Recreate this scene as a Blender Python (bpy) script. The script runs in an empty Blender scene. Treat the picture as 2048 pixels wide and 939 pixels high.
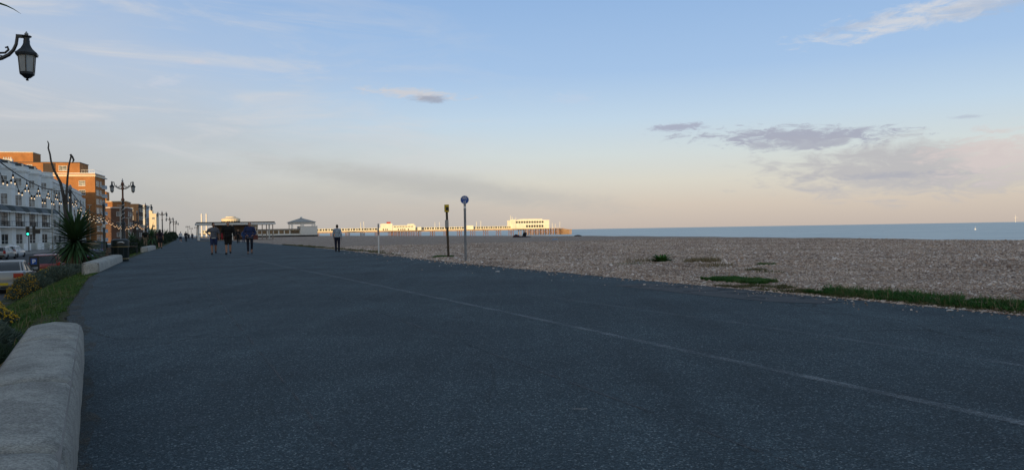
import bpy, bmesh, math, random
import numpy as np
from mathutils import Vector, Matrix, Euler
from mathutils import noise as mnoise
R = math.radians
random.seed(7)
SC = bpy.context.scene
COL = SC.collection

# ------------------------------------------------------------------ camera
CAM_H, FPX, PITCH, ROLL = 1.10, 1536.0, R(0.352), R(0.945)
_f = Vector((0, math.cos(PITCH), -math.sin(PITCH)))
_r0 = Vector((1, 0, 0)); _u0 = Vector((0, math.sin(PITCH), math.cos(PITCH)))
_r = _r0 * math.cos(ROLL) - _u0 * math.sin(ROLL)
_u = _r0 * math.sin(ROLL) + _u0 * math.cos(ROLL)
CAM = Vector((0, 0, CAM_H))
cam = bpy.data.cameras.new('camera'); camo = bpy.data.objects.new('camera', cam); COL.objects.link(camo)
cam.sensor_width = 36; cam.lens = 36 * FPX / 2048; cam.clip_start = 0.05; cam.clip_end = 60000
camo.matrix_world = Matrix(((_r.x, _u.x, -_f.x, 0), (_r.y, _u.y, -_f.y, 0), (_r.z, _u.z, -_f.z, CAM_H), (0, 0, 0, 1)))
SC.camera = camo

# ------------------------------------------------------------------ sun, sky, exposure
SUN_AZ, SUN_EL = 200.0, 4.2            # clockwise from +Y, degrees
sunv = Vector((math.sin(R(SUN_AZ)) * math.cos(R(SUN_EL)), math.cos(R(SUN_AZ)) * math.cos(R(SUN_EL)), math.sin(R(SUN_EL))))
sl = bpy.data.lights.new('sun', 'SUN'); sl.energy = 5.0; sl.angle = R(0.5); sl.color = (1.0, 0.68, 0.33)
so = bpy.data.objects.new('sun', sl); COL.objects.link(so); so.rotation_euler = sunv.to_track_quat('Z', 'Y').to_euler()
SC.view_settings.view_transform = 'Standard'; SC.view_settings.look = 'None'
SC.view_settings.exposure = 0.0; SC.view_settings.gamma = 1.0; SC.view_settings.use_curve_mapping = False
SKY_STRENGTH = 0.15

W = bpy.data.worlds.new('World'); SC.world = W; W.use_nodes = True
wt = W.node_tree; wt.nodes.clear()
def wn(t, **k):
    n = wt.nodes.new(t)
    for a, b in k.items(): setattr(n, a, b)
    return n
def wm(op, a, b=None, c=None, clamp=False):
    n = wn('ShaderNodeMath', operation=op); n.use_clamp = clamp
    for i, v in enumerate((a, b, c)):
        if v is None: continue
        if isinstance(v, (int, float)): n.inputs[i].default_value = v
        else: wt.links.new(v, n.inputs[i])
    return n.outputs[0]
def wmix(fac, a, b, blend='MIX'):
    n = wn('ShaderNodeMix', data_type='RGBA', blend_type=blend)
    for s, v in ((n.inputs[0], fac), (n.inputs[6], a), (n.inputs[7], b)):
        if isinstance(v, (int, float)): s.default_value = v
        elif isinstance(v, tuple): s.default_value = (*v, 1)
        else: wt.links.new(v, s)
    return n.outputs[2]
def wss(x, lo, hi):                      # smoothstep
    n = wn('ShaderNodeMapRange', interpolation_type='SMOOTHSTEP')
    wt.links.new(x, n.inputs[0]); n.inputs[1].default_value = lo; n.inputs[2].default_value = hi
    return n.outputs[0]
tc = wn('ShaderNodeTexCoord'); sx = wn('ShaderNodeSeparateXYZ'); wt.links.new(tc.outputs['Generated'], sx.inputs[0])
AZ = wm('ARCTAN2', sx.outputs[0], sx.outputs[1]); EL = wm('ARCSINE', sx.outputs[2])
sky = wn('ShaderNodeTexSky', sky_type='NISHITA'); sky.sun_disc = False
sky.sun_elevation = R(SUN_EL); sky.sun_rotation = R(SUN_AZ); sky.altitude = 0
sky.air_density = 1.0; sky.dust_density = 1.0; sky.ozone_density = 1.0
def wnoise(vec, scale, detail=6, rough=0.55, dist=0.0):
    n = wn('ShaderNodeTexNoise'); wt.links.new(vec, n.inputs['Vector'])
    n.inputs['Scale'].default_value = scale; n.inputs['Detail'].default_value = detail
    n.inputs['Roughness'].default_value = rough; n.inputs['Distortion'].default_value = dist
    return n.outputs[0]
def wvec(x, y, z=0.0):
    n = wn('ShaderNodeCombineXYZ')
    for i, v in enumerate((x, y, z)):
        if isinstance(v, (int, float)): n.inputs[i].default_value = v
        else: wt.links.new(v, n.inputs[i])
    return n.outputs[0]
#SKYBODY
def s2l(c): return tuple(((v / 255) / 12.92 if v / 255 <= 0.04045 else (((v / 255) + 0.055) / 1.055) ** 2.4) for v in c)
def horizon_y(px): return 477.0 - 0.0165 * px
def px_azel(px, py):
    L = math.hypot(FPX, px - 1024)
    return math.atan2(px - 1024, FPX), (horizon_y(px) - py) / L
KS = 1.0 / SKY_STRENGTH
elr = wn('ShaderNodeMapRange'); wt.links.new(EL, elr.inputs[0]); elr.inputs[1].default_value = 0.0; elr.inputs[2].default_value = 0.7
ramp = wn('ShaderNodeValToRGB'); wt.links.new(elr.outputs[0], ramp.inputs[0])
stops = [(0.0, (196, 184, 176)), (0.03, (208, 197, 187)), (0.06, (214, 211, 203)), (0.095, (207, 216, 219)), (0.14, (190, 211, 231)),
         (0.20, (163, 193, 230)), (0.30, (143, 178, 223)), (0.48, (140, 166, 200)), (0.7, (146, 165, 186))]
cr = ramp.color_ramp
while len(cr.elements) < len(stops): cr.elements.new(0.5)
for e, (p, c) in zip(cr.elements, stops):
    e.position = p / 0.7; e.color = (*s2l(c), 1)
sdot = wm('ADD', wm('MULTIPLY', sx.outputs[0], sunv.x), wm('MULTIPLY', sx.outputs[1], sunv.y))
glow = wss(sdot, -0.25, 0.75)                 # the sunset side keeps a Nishita glow brightened to lift the shade, the far side is veiled by thin cloud
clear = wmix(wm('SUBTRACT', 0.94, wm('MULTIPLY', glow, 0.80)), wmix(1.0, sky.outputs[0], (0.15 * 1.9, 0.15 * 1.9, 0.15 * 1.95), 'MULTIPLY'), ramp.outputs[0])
# high thin cloud sheet lying over the left, streaked along the horizon
v1 = wvec(wm('MULTIPLY', AZ, 1.0), wm('MULTIPLY', EL, 3.2), 3.7)
n1 = wnoise(v1, 2.2, 6, 0.5, 0.3); n2 = wnoise(v1, 7.0, 7, 0.6, 0.9)
nn = wm('ADD', wm('MULTIPLY', n1, 0.7), wm('MULTIPLY', n2, 0.3))
edge = wm('ADD', wm('MULTIPLY', wm('SINE', wm('ADD', AZ, 0.12)), -0.42), wm('MULTIPLY', wm('SUBTRACT', nn, 0.5), 0.34))
edge = wm('SUBTRACT', edge, wm('MULTIPLY', EL, 0.62))
veil = wm('MULTIPLY', wss(edge, -0.16, 0.16), 0.93)
vr = wn('ShaderNodeValToRGB'); wt.links.new(elr.outputs[0], vr.inputs[0])
vst = [(0.0, (182, 180, 176)), (0.05, (181, 183, 183)), (0.12, (186, 191, 197)), (0.2, (189, 199, 213)), (0.32, (173, 191, 217)), (0.7, (158, 173, 197))]
while len(vr.color_ramp.elements) < len(vst): vr.color_ramp.elements.new(0.5)
for e, (p, c) in zip(vr.color_ramp.elements, vst):
    e.position = p / 0.7; e.color = (*s2l(c), 1)
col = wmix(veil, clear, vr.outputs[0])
# soft pale wisps inside the sheet
wsp = wnoise(wvec(wm('ADD', wm('MULTIPLY', AZ, 5.0), wm('MULTIPLY', EL, 9.0)), wm('MULTIPLY', EL, 26.0), 9.1), 1.0, 8, 0.62, 0.8)
wf = wm('MULTIPLY', wss(wsp, 0.42, 0.74), wm('MULTIPLY', wm('MULTIPLY', wss(EL, 0.03, 0.12), wss(edge, -0.26, 0.05)), 0.75))
col = wmix(wf, col, s2l((212, 212, 214)))
# grey bar low over the pier, thinning to the right
NA = wnoise(wvec(wm('MULTIPLY', AZ, 26.0), wm('MULTIPLY', EL, 88.0), 1.3), 1.0, 7, 0.64, 0.55)
NB = wnoise(wvec(wm('MULTIPLY', AZ, 46.0), wm('MULTIPLY', EL, 156.0), 5.3), 1.0, 6, 0.64, 0.55)
def blob(px, py, w, h, k=0.7, sc=1.0, tilt=0.0, seed=0.0, lo=-0.1, hi=0.95, stretch=3.4):
    a, e = px_azel(px, py); L = math.hypot(FPX, px - 1024); cx = math.cos(a)
    da = wm('SUBTRACT', AZ, a); de = wm('SUBTRACT', wm('SUBTRACT', EL, e), wm('MULTIPLY', da, tilt))
    qx = wm('MULTIPLY', da, FPX / cx / cx / w * 0.9); qy = wm('MULTIPLY', de, L / h)
    d = wm('SQRT', wm('ADD', wm('MULTIPLY', qx, qx), wm('MULTIPLY', qy, qy)))
    n = NA if sc < 2.1 else NB
    m = wm('ADD', wm('SUBTRACT', 1.0, d), wm('MULTIPLY', wm('SUBTRACT', n, 0.5), 3.6 * k))
    return wss(m, lo, hi), n, qy
def put(px, py, w, h, c, op, **k):
    global col
    m, n, qy = blob(px, py, w, h, **k)
    col = wmix(wm('MULTIPLY', m, op), col, c)
    return m, n, qy
put(880, 372, 420, 34, s2l((182, 182, 180)), 0.6, k=0.25, tilt=-0.14, seed=4.0, lo=-0.1, hi=0.9)
m, n, q = put(1830, 335, 330, 66, s2l((184, 183, 187)), 0.85, k=0.62, seed=1.0, sc=1.3, hi=0.75)
put(1985, 310, 130, 55, s2l((222, 208, 204)), 0.65, k=0.85, seed=2.0, sc=1.5, hi=0.8)
put(1590, 272, 205, 20, s2l((168, 172, 188)), 0.95, k=0.85, seed=3.0, sc=2.2, tilt=-0.03, hi=0.7)
put(1620, 288, 130, 15, s2l((172, 175, 188)), 0.85, k=0.9, seed=11.0, sc=1.6, hi=0.7)
put(1360, 255, 62, 9, s2l((170, 176, 194)), 0.95, k=0.75, seed=5.0, sc=3.0, hi=0.7)
put(1770, 352, 150, 9, s2l((160, 165, 182)), 0.45, k=0.9, seed=15.0, sc=2.2)
put(835, 191, 115, 13, s2l((205, 205, 210)), 0.9, k=0.75, seed=6.0, sc=3.0, tilt=-0.05)
put(858, 200, 40, 8, s2l((158, 165, 182)), 0.85, k=0.8, seed=7.0, sc=1.5)
put(1150, 200, 45, 15, s2l((190, 207, 228)), 0.6, k=0.9, seed=8.0, sc=2.5)
put(1880, 32, 250, 28, s2l((206, 211, 220)), 0.95, k=0.95, seed=9.0, sc=1.7, tilt=0.12)
put(1960, 22, 130, 24, s2l((178, 188, 205)), 0.55, k=0.7, seed=10.0, sc=2.2, tilt=0.08)
put(1720, 58, 90, 10, s2l((170, 185, 208)), 0.5, k=0.8, seed=12.0, sc=2.6, tilt=0.14)
put(1940, 234, 40, 5, s2l((178, 186, 202)), 0.6, k=0.7, seed=13.0, sc=3.0)
put(400, 129, 26, 7, s2l((205, 205, 214)), 0.55, k=0.7, seed=14.0, sc=3.0)
put(335, 165, 48, 13, s2l((202, 208, 220)), 0.5, k=0.9, seed=16.0, sc=2.5, tilt=0.2)
below = wss(EL, -0.02, 0.0)
col = wmix(below, s2l((120, 118, 118)), col)
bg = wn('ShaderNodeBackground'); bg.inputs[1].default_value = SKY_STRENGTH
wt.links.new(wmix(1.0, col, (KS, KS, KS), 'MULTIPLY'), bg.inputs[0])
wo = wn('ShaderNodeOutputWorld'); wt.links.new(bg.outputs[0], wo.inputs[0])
W.cycles.sampling_method = 'MANUAL'; W.cycles.sample_map_resolution = 1024
# ------------------------------------------------------------------ helpers: pixels of the photograph -> directions and places
def ray(px, py): return (_f + _r * ((px - 1024) / FPX) + _u * (-(py - 469.5) / FPX)).normalized()
def G(px, py, z=0.0):
    d = ray(px, py); t = (z - CAM_H) / d.z; return CAM + d * t
def P(px, py, Y):
    d = ray(px, py); return CAM + d * (Y / d.y)
AZP = R(24.0); _pu = Vector((-math.sin(AZP), math.cos(AZP), 0)); _pv = Vector((math.cos(AZP), math.sin(AZP), 0))
def PF(u, v, z=0.0): return _pu * u + _pv * v + Vector((0, 0, z))     # promenade frame: u along, v to the sea
def toPF(p): return p.dot(_pu), p.dot(_pv)
def interp(x, tab):
    if x <= tab[0][0]: return tab[0][1]
    for (a, b), (c, d) in zip(tab, tab[1:]):
        if x <= c: return b + (d - b) * (x - a) / (c - a)
    return tab[-1][1]
LEFT = [(-30, 0.2), (0, -0.30), (4.2, -0.62), (7.4, -0.92), (8.1, -0.86), (13.4, -1.46), (23.8, -2.05), (38.6, -1.96), (57.6, -1.6), (74, -0.9), (110, -0.3), (190, 0.8), (700, 1.0)]
RIGHT = [(-30, 9.2), (25, 9.15), (40, 9.95), (93, 10.6), (700, 11.0)]
CREST = [(-30, 39), (26, 41), (60, 49), (104, 55), (270, 58), (760, 58)]
def le(u): return interp(u, LEFT)
def ri(u): return interp(u, RIGHT)
ROAD_Z = -1.35

# ------------------------------------------------------------------ materials
def mat(name, c, rough=0.8, var=0.12, scale=2.0, bump=0.0, bscale=40.0, metal=0.0, emis=None, es=1.0, spec=0.3, c2=None, coat=0.0):
    m = bpy.data.materials.new(name); m.use_nodes = True; nt = m.node_tree; b = nt.nodes['Principled BSDF']
    b.inputs['Roughness'].default_value = rough; b.inputs['Metallic'].default_value = metal
    b.inputs['Specular IOR Level'].default_value = spec; b.inputs['Coat Weight'].default_value = coat
    b.inputs['Base Color'].default_value = (*c, 1)
    t = nt.nodes.new('ShaderNodeTexCoord')
    if var > 0 or c2:
        n = nt.nodes.new('ShaderNodeTexNoise'); n.inputs['Scale'].default_value = scale; n.inputs['Detail'].default_value = 5
        nt.links.new(t.outputs['Object'], n.inputs['Vector'])
        r = nt.nodes.new('ShaderNodeValToRGB'); nt.links.new(n.outputs[0], r.inputs[0])
        d = c2 or tuple(x * (1 - var) for x in c); e = c if c2 else tuple(min(1, x * (1 + var)) for x in c)
        r.color_ramp.elements[0].position = 0.32; r.color_ramp.elements[1].position = 0.68
        r.color_ramp.elements[0].color = (*d, 1); r.color_ramp.elements[1].color = (*e, 1)
        nt.links.new(r.outputs[0], b.inputs['Base Color'])
    if bump > 0:
        n = nt.nodes.new('ShaderNodeTexNoise'); n.inputs['Scale'].default_value = bscale; n.inputs['Detail'].default_value = 4
        nt.links.new(t.outputs['Object'], n.inputs['Vector'])
        q = nt.nodes.new('ShaderNodeBump'); q.inputs['Strength'].default_value = bump; q.inputs['Distance'].default_value = 0.02
        nt.links.new(n.outputs[0], q.inputs['Height']); nt.links.new(q.outputs[0], b.inputs['Normal'])
    if emis:
        b.inputs['Emission Color'].default_value = (*emis, 1); b.inputs['Emission Strength'].default_value = es
    return m
class NT:                                   # small node-tree writer for the bigger materials
    def __init__(s, name):
        s.m = bpy.data.materials.new(name); s.m.use_nodes = True; s.t = s.m.node_tree; s.b = s.t.nodes['Principled BSDF']
        s.tc = s.t.nodes.new('ShaderNodeTexCoord')
    def set(s, sock, v):
        if isinstance(v, (int, float)): sock.default_value = v
        elif isinstance(v, tuple): sock.default_value = (*v, 1) if len(v) == 3 and sock.type == 'RGBA' else v
        else: s.t.links.new(v, sock)
    def noise(s, sc, det=4, rough=0.5, vec=None, dist=0.0, out=0):
        n = s.t.nodes.new('ShaderNodeTexNoise'); s.set(n.inputs['Vector'], vec or s.tc.outputs['Object'])
        n.inputs['Scale'].default_value = sc; n.inputs['Detail'].default_value = det; n.inputs['Roughness'].default_value = rough; n.inputs['Distortion'].default_value = dist
        return n.outputs[out]
    def voro(s, sc, vec=None, feat='F1', rnd=1.0):
        n = s.t.nodes.new('ShaderNodeTexVoronoi'); n.feature = feat; s.set(n.inputs['Vector'], vec or s.tc.outputs['Object'])
        n.inputs['Scale'].default_value = sc; n.inputs['Randomness'].default_value = rnd
        return n
    def math(s, op, a, b=0.0, c=None):
        n = s.t.nodes.new('ShaderNodeMath'); n.operation = op; s.set(n.inputs[0], a); s.set(n.inputs[1], b)
        if c is not None: s.set(n.inputs[2], c)
        return n.outputs[0]
    def mix(s, f, a, b, bl='MIX'):
        n = s.t.nodes.new('ShaderNodeMix'); n.data_type = 'RGBA'; n.blend_type = bl
        s.set(n.inputs[0], f); s.set(n.inputs[6], a); s.set(n.inputs[7], b); return n.outputs[2]
    def ss(s, x, lo, hi, a=0.0, b=1.0):
        n = s.t.nodes.new('ShaderNodeMapRange'); n.interpolation_type = 'SMOOTHSTEP'; s.set(n.inputs[0], x)
        for i, v in enumerate((lo, hi, a, b)): n.inputs[i + 1].default_value = v
        return n.outputs[0]
    def ramp(s, x, st):
        n = s.t.nodes.new('ShaderNodeValToRGB'); s.set(n.inputs[0], x); e = n.color_ramp.elements
        while len(e) < len(st): e.new(0.5)
        for k, (p, c) in zip(e, st): k.position = p; k.color = (*c, 1)
        return n.outputs[0]
    def mapping(s, scale=(1, 1, 1), rot=0.0, vec=None):
        n = s.t.nodes.new('ShaderNodeMapping'); s.set(n.inputs[0], vec or s.tc.outputs['Object']); n.inputs['Scale'].default_value = scale
        n.inputs['Rotation'].default_value = (0, 0, rot); return n.outputs[0]
    def bump(s, h, strength=0.5, dist=0.01, normal=None):
        n = s.t.nodes.new('ShaderNodeBump'); s.set(n.inputs['Height'], h); n.inputs['Strength'].default_value = strength; n.inputs['Distance'].default_value = dist
        if normal: s.set(n.inputs['Normal'], normal)
        return n.outputs[0]
    def out(s, color=None, rough=None, normal=None, alpha=None, spec=None):
        for k, v in (('Base Color', color), ('Roughness', rough), ('Normal', normal), ('Alpha', alpha), ('Specular IOR Level', spec)):
            if v is not None: s.set(s.b.inputs[k], v)
        return s.m
def sepx(t, i, vec=None):
    n = t.t.nodes.new('ShaderNodeSeparateXYZ'); t.set(n.inputs[0], vec or t.tc.outputs['Object']); return n.outputs[i]

def m_asphalt():
    t = NT('promenade asphalt')
    v = t.voro(115.0); v2 = t.voro(240.0)
    cell = t.math('MULTIPLY', sepx(t, 0, v.outputs['Color']), 1.0)
    stone = t.ramp(cell, [(0.0, (0.005, 0.010, 0.014)), (0.45, (0.021, 0.038, 0.051)), (0.78, (0.042, 0.071, 0.089)), (0.94, (0.100, 0.140, 0.160)), (1.0, (0.29, 0.34, 0.36))])
    fine = t.ramp(sepx(t, 1, v2.outputs['Color']), [(0.0, (0.010, 0.018, 0.025)), (0.6, (0.037, 0.061, 0.077)), (1.0, (0.125, 0.165, 0.19))])
    c = t.mix(0.30, stone, fine)
    big = t.noise(0.35, 5, 0.6); mid = t.noise(1.7, 5, 0.62)
    streak = t.noise(1.0, 5, 0.6, t.mapping((2.2, 0.14, 1), -AZP))
    w = t.math('ADD', t.math('MULTIPLY', big, 0.5), t.math('ADD', t.math('MULTIPLY', mid, 0.2), t.math('MULTIPLY', streak, 0.3)))
    c = t.mix(1.0, c, t.ramp(w, [(0.36, (0.62, 0.64, 0.67)), (0.5, (1.0, 1.0, 1.0)), (0.64, (1.48, 1.44, 1.40))]), 'MULTIPLY')
    ck = t.voro(0.55, t.mix(0.18, t.tc.outputs['Object'], t.noise(2.5, 4, 0.7, out=1)), 'DISTANCE_TO_EDGE')
    ckm = t.math('MULTIPLY', t.ss(ck.outputs['Distance'], 0.002, 0.008, 0.55, 0.0), t.ss(t.noise(0.3, 3), 0.5, 0.62))
    c = t.mix(ckm, c, (0.006, 0.008, 0.010))
    stain = t.ss(t.noise(3.1, 3, 0.5, dist=0.4), 0.68, 0.74, 0.0, 0.45)
    c = t.mix(stain, c, (0.012, 0.015, 0.019))
    dust = t.ss(t.noise(0.8, 6, 0.65), 0.56, 0.76, 0.0, 0.24)
    c = t.mix(dust, c, (0.075, 0.098, 0.12))
    h = t.math('ADD', t.math('MULTIPLY', v.outputs['Distance'], -1.0), t.math('MULTIPLY', t.noise(300, 2), 0.3))
    return t.out(c, 0.88, t.bump(h, 0.9, 0.006), spec=0.25)
def m_shingle():
    t = NT('shingle')
    wv = t.noise(3.0, 2, out=1)
    v = t.voro(24.0); v2 = t.voro(60.0); v3 = t.voro(7.0)
    pal = [(0.0, (0.10, 0.070, 0.052)), (0.25, (0.20, 0.142, 0.106)), (0.5, (0.275, 0.203, 0.148)), (0.75, (0.31, 0.242, 0.186)), (0.93, (0.40, 0.34, 0.285)), (1.0, (0.50, 0.46, 0.41))]
    c = t.mix(0.4, t.ramp(sepx(t, 0, v.outputs['Color']), pal), t.ramp(sepx(t, 1, v2.outputs['Color']), pal))
    c = t.mix(0.25, c, t.ramp(sepx(t, 2, v3.outputs['Color']), pal))
    gap = t.ss(v.outputs['Distance'], 0.35, 0.75, 1.0, 0.45)
    c = t.mix(1.0, c, gap, 'MULTIPLY')
    w = t.noise(0.25, 5, 0.6)
    c = t.mix(1.0, c, t.ramp(w, [(0.3, (1.6, 1.55, 1.58)), (0.55, (1.85, 1.82, 1.84)), (0.75, (2.05, 1.99, 1.97))]), 'MULTIPLY')
    h = t.math('ADD', t.math('MULTIPLY', v.outputs['Distance'], -1.0), t.math('MULTIPLY', v3.outputs['Distance'], -0.5))
    return t.out(c, 0.85, t.bump(h, 1.0, 0.05), spec=0.25)
def m_sea():
    t = NT('sea water')
    a = t.noise(0.55, 4, 0.6, t.mapping((1.0, 2.6, 1), R(14))); b2 = t.noise(0.12, 3, 0.5, t.mapping((1.0, 3.0, 1), R(-8)))
    d = t.noise(0.02, 4, 0.6, t.mapping((1, 4, 1), R(5)))
    wl = t.noise(0.055, 6, 0.68, t.mapping((0.35, 2.4, 1), R(3)))
    c = t.mix(t.ss(d, 0.35, 0.65), (0.19, 0.30, 0.36), (0.24, 0.355, 0.41))
    c = t.mix(t.ss(wl, 0.36, 0.66), tuple(x * 0.62 for x in (0.19, 0.30, 0.36)), c)
    h = t.math('ADD', t.math('MULTIPLY', a, 0.35), t.math('MULTIPLY', b2, 1.0))
    bn = t.bump(h, 1.0, 0.38); m = t.out(c, 0.3, bn, spec=0.5)
    t.b.inputs['IOR'].default_value = 1.33
    # wavelets too small to model: pale diffuse colour stands in for reflected sky
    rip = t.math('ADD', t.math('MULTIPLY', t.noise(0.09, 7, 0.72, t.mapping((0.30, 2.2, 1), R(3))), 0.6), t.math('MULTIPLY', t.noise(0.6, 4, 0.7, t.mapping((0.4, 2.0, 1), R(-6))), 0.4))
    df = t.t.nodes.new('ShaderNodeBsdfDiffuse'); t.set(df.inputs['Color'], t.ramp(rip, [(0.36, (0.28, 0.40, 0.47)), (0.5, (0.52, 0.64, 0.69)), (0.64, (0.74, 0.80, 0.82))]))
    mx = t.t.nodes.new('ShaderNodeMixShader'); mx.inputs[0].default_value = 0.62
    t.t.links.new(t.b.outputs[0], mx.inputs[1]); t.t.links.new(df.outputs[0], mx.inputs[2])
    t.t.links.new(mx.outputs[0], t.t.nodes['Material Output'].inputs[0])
    return m
def m_grassground():
    t = NT('turf soil')
    c = t.mix(t.noise(9, 5, 0.7), (0.028, 0.036, 0.014), (0.075, 0.082, 0.035))
    c = t.mix(t.ss(t.noise(1.2, 4, 0.6), 0.5, 0.72), c, (0.085, 0.07, 0.045))
    return t.out(c, 0.95, t.bump(t.noise(40, 5, 0.7), 0.8, 0.03), spec=0.1)
def m_road():
    t = NT('road asphalt')
    c = t.mix(t.noise(0.4, 5, 0.6), (0.035, 0.038, 0.043), (0.060, 0.063, 0.068))
    return t.out(c, 0.85, t.bump(t.noise(60, 3), 0.4, 0.01), spec=0.25)
def m_paint():
    t = NT('worn line paint')
    a = t.noise(55, 6, 0.75); b2 = t.noise(2.3, 5, 0.6)
    k = t.math('ADD', t.math('MULTIPLY', a, 0.75), t.math('MULTIPLY', b2, 0.45))
    return t.out((0.40, 0.43, 0.46), 0.85, alpha=t.ss(k, 0.52, 0.80, 0.02, 0.50), spec=0.2)
def m_concrete(name, a, b, c, dark=0.5):
    t = NT(name)
    n = t.noise(3.2, 7, 0.68); f = t.math('ADD', t.math('MULTIPLY', t.noise(1.0, 6, 0.75, t.mapping((26, 52, 30))), 0.55), t.math('MULTIPLY', t.noise(70, 5, 0.75), 0.45)); l = t.noise(7.5, 6, 0.7, t.mapping((1, 1, 0.3)))
    col = t.mix(t.ss(n, 0.35, 0.65), a, b)
    col = t.mix(t.ss(l, 0.56, 0.70, 0.0, 0.55), col, c)
    col = t.mix(t.ss(f, 0.50, 0.74, 0.0, dark), col, tuple(x * 0.42 for x in a))
    pits = t.voro(60.0)
    col = t.mix(t.ss(pits.outputs['Distance'], 0.05, 0.20, 0.7, 0.0), col, tuple(x * 0.30 for x in a))
    col = t.mix(t.ss(t.noise(5.5, 7, 0.75), 0.50, 0.66, 0.0, 0.55), col, tuple(x * 0.55 for x in a))
    grn = t.voro(150.0); col = t.mix(0.45, col, t.mix(1.0, col, t.ramp(sepx(t, 0, grn.outputs['Color']), [(0.0, (0.35, 0.36, 0.37)), (0.5, (1.0, 1.0, 1.0)), (1.0, (1.75, 1.75, 1.72))]), 'MULTIPLY'))
    h = t.math('ADD', t.math('ADD', t.math('MULTIPLY', f, 1.3), t.math('MULTIPLY', t.noise(130, 4, 0.7), 0.5)), t.math('MULTIPLY', n, 0.8))
    return t.out(col, 0.92, t.bump(h, 1.0, 0.018), spec=0.2)
M = {}
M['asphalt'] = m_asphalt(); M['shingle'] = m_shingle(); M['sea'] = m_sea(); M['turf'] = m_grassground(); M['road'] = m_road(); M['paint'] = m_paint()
M['wallconc'] = m_concrete('weathered concrete', (0.31, 0.308, 0.29), (0.44, 0.435, 0.405), (0.62, 0.61, 0.58), 0.75)
M['paving'] = mat('paving', (0.20, 0.19, 0.18), 0.9, 0.2, 1.5, 0.2)
M['land'] = mat('land', (0.075, 0.08, 0.07), 0.95, 0.3, 0.05)

# ------------------------------------------------------------------ mesh and object helpers
class MB:
    def __init__(s): s.v = []; s.f = []
    def add(s, vs, fs):
        o = len(s.v); s.v += [tuple(p) for p in vs]; s.f += [tuple(o + i for i in q) for q in fs]; return s
    def box(s, x0, x1, y0, y1, z0, z1):
        return s.add([(x0, y0, z0), (x1, y0, z0), (x1, y1, z0), (x0, y1, z0), (x0, y0, z1), (x1, y0, z1), (x1, y1, z1), (x0, y1, z1)],
                     [(3, 2, 1, 0), (4, 5, 6, 7), (0, 1, 5, 4), (1, 2, 6, 5), (2, 3, 7, 6), (3, 0, 4, 7)])
    def cbox(s, c, d, rz=0.0):
        m = Matrix.Rotation(rz, 3, 'Z'); vs = []
        for z in (-1, 1):
            for x, y in ((-1, -1), (1, -1), (1, 1), (-1, 1)):
                vs.append(Vector(c) + m @ Vector((x * d[0] / 2, y * d[1] / 2, z * d[2] / 2)))
        return s.add(vs, [(3, 2, 1, 0), (4, 5, 6, 7), (0, 1, 5, 4), (1, 2, 6, 5), (2, 3, 7, 6), (3, 0, 4, 7)])
    def prism(s, poly, z0, z1):
        n = len(poly); vs = [(x, y, z0) for x, y in poly] + [(x, y, z1) for x, y in poly]
        return s.add(vs, [tuple(range(n - 1, -1, -1)), tuple(range(n, 2 * n))] + [(i, (i + 1) % n, n + (i + 1) % n, n + i) for i in range(n)])
    def loft(s, rings, cap=True):
        n = len(rings[0]); vs = [p for r in rings for p in r]; fs = []
        for k in range(len(rings) - 1):
            for i in range(n):
                j = (i + 1) % n; fs.append((k * n + i, k * n + j, (k + 1) * n + j, (k + 1) * n + i))
        if cap: fs += [tuple(range(n - 1, -1, -1)), tuple((len(rings) - 1) * n + i for i in range(n))]
        return s.add(vs, fs)
    def lathe(s, prof, n=12, c=(0, 0, 0), ph=0.0):
        return s.loft([[(c[0] + r * math.cos(2 * math.pi * i / n + ph), c[1] + r * math.sin(2 * math.pi * i / n + ph), c[2] + z) for i in range(n)] for r, z in prof])
    def tube(s, pts, rad, n=6):
        pts = [Vector(p) for p in pts]; rings = []
        up = None
        for i, p in enumerate(pts):
            t = (pts[min(i + 1, len(pts) - 1)] - pts[max(i - 1, 0)]).normalized()
            if up is None: up = t.orthogonal().normalized()
            a = (up - t * up.dot(t));  a = a.normalized() if a.length > 1e-5 else t.orthogonal().normalized(); up = a; b = t.cross(a)
            r = rad[i] if isinstance(rad, (list, tuple)) else rad
            rings.append([p + a * r * math.cos(2 * math.pi * k / n) + b * r * math.sin(2 * math.pi * k / n) for k in range(n)])
        return s.loft(rings)
    def quad(s, a, b, c, d): return s.add([a, b, c, d], [(0, 1, 2, 3)])
    def mesh(s, name, m, smooth=False):
        me = bpy.data.meshes.new(name); me.from_pydata(s.v, [], s.f)
        if m is not None: me.materials.append(M[m] if isinstance(m, str) else m)
        if smooth:
            me.polygons.foreach_set('use_smooth', [True] * len(me.polygons))
            try: me.set_sharp_from_angle(angle=R(smooth if smooth > 1 else 40))
            except Exception: pass
        me.update(); return me
    def build(s, name, m, parent=None, smooth=False, bevel=0.0, seg=2):
        return link(name, s.mesh(name, m, smooth), parent, bevel, seg)
def link(name, me, parent=None, bevel=0.0, seg=2):
    o = bpy.data.objects.new(name, me); COL.objects.link(o)
    if parent is not None: o.parent = parent
    if bevel > 0:
        b = o.modifiers.new('bevel', 'BEVEL'); b.width = bevel; b.segments = seg; b.limit_method = 'ANGLE'
    return o
def npmesh(name, V, F, m):                # numpy verts + equal-length faces
    me = bpy.data.meshes.new(name); V = np.asarray(V, dtype=np.float32); F = np.asarray(F, dtype=np.int32); k = F.shape[1]
    me.vertices.add(len(V)); me.vertices.foreach_set('co', V.ravel())
    me.loops.add(F.size); me.loops.foreach_set('vertex_index', F.ravel())
    me.polygons.add(len(F)); me.polygons.foreach_set('loop_start', np.arange(0, F.size, k, dtype=np.int32))
    me.update(calc_edges=True); me.materials.append(M[m] if isinstance(m, str) else m); return me
def tag(o, label=None, cat=None, group=None, kind=None):
    if label: o['label'] = label
    if cat: o['category'] = cat
    if group: o['group'] = group
    if kind: o['kind'] = kind
    return o
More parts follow.
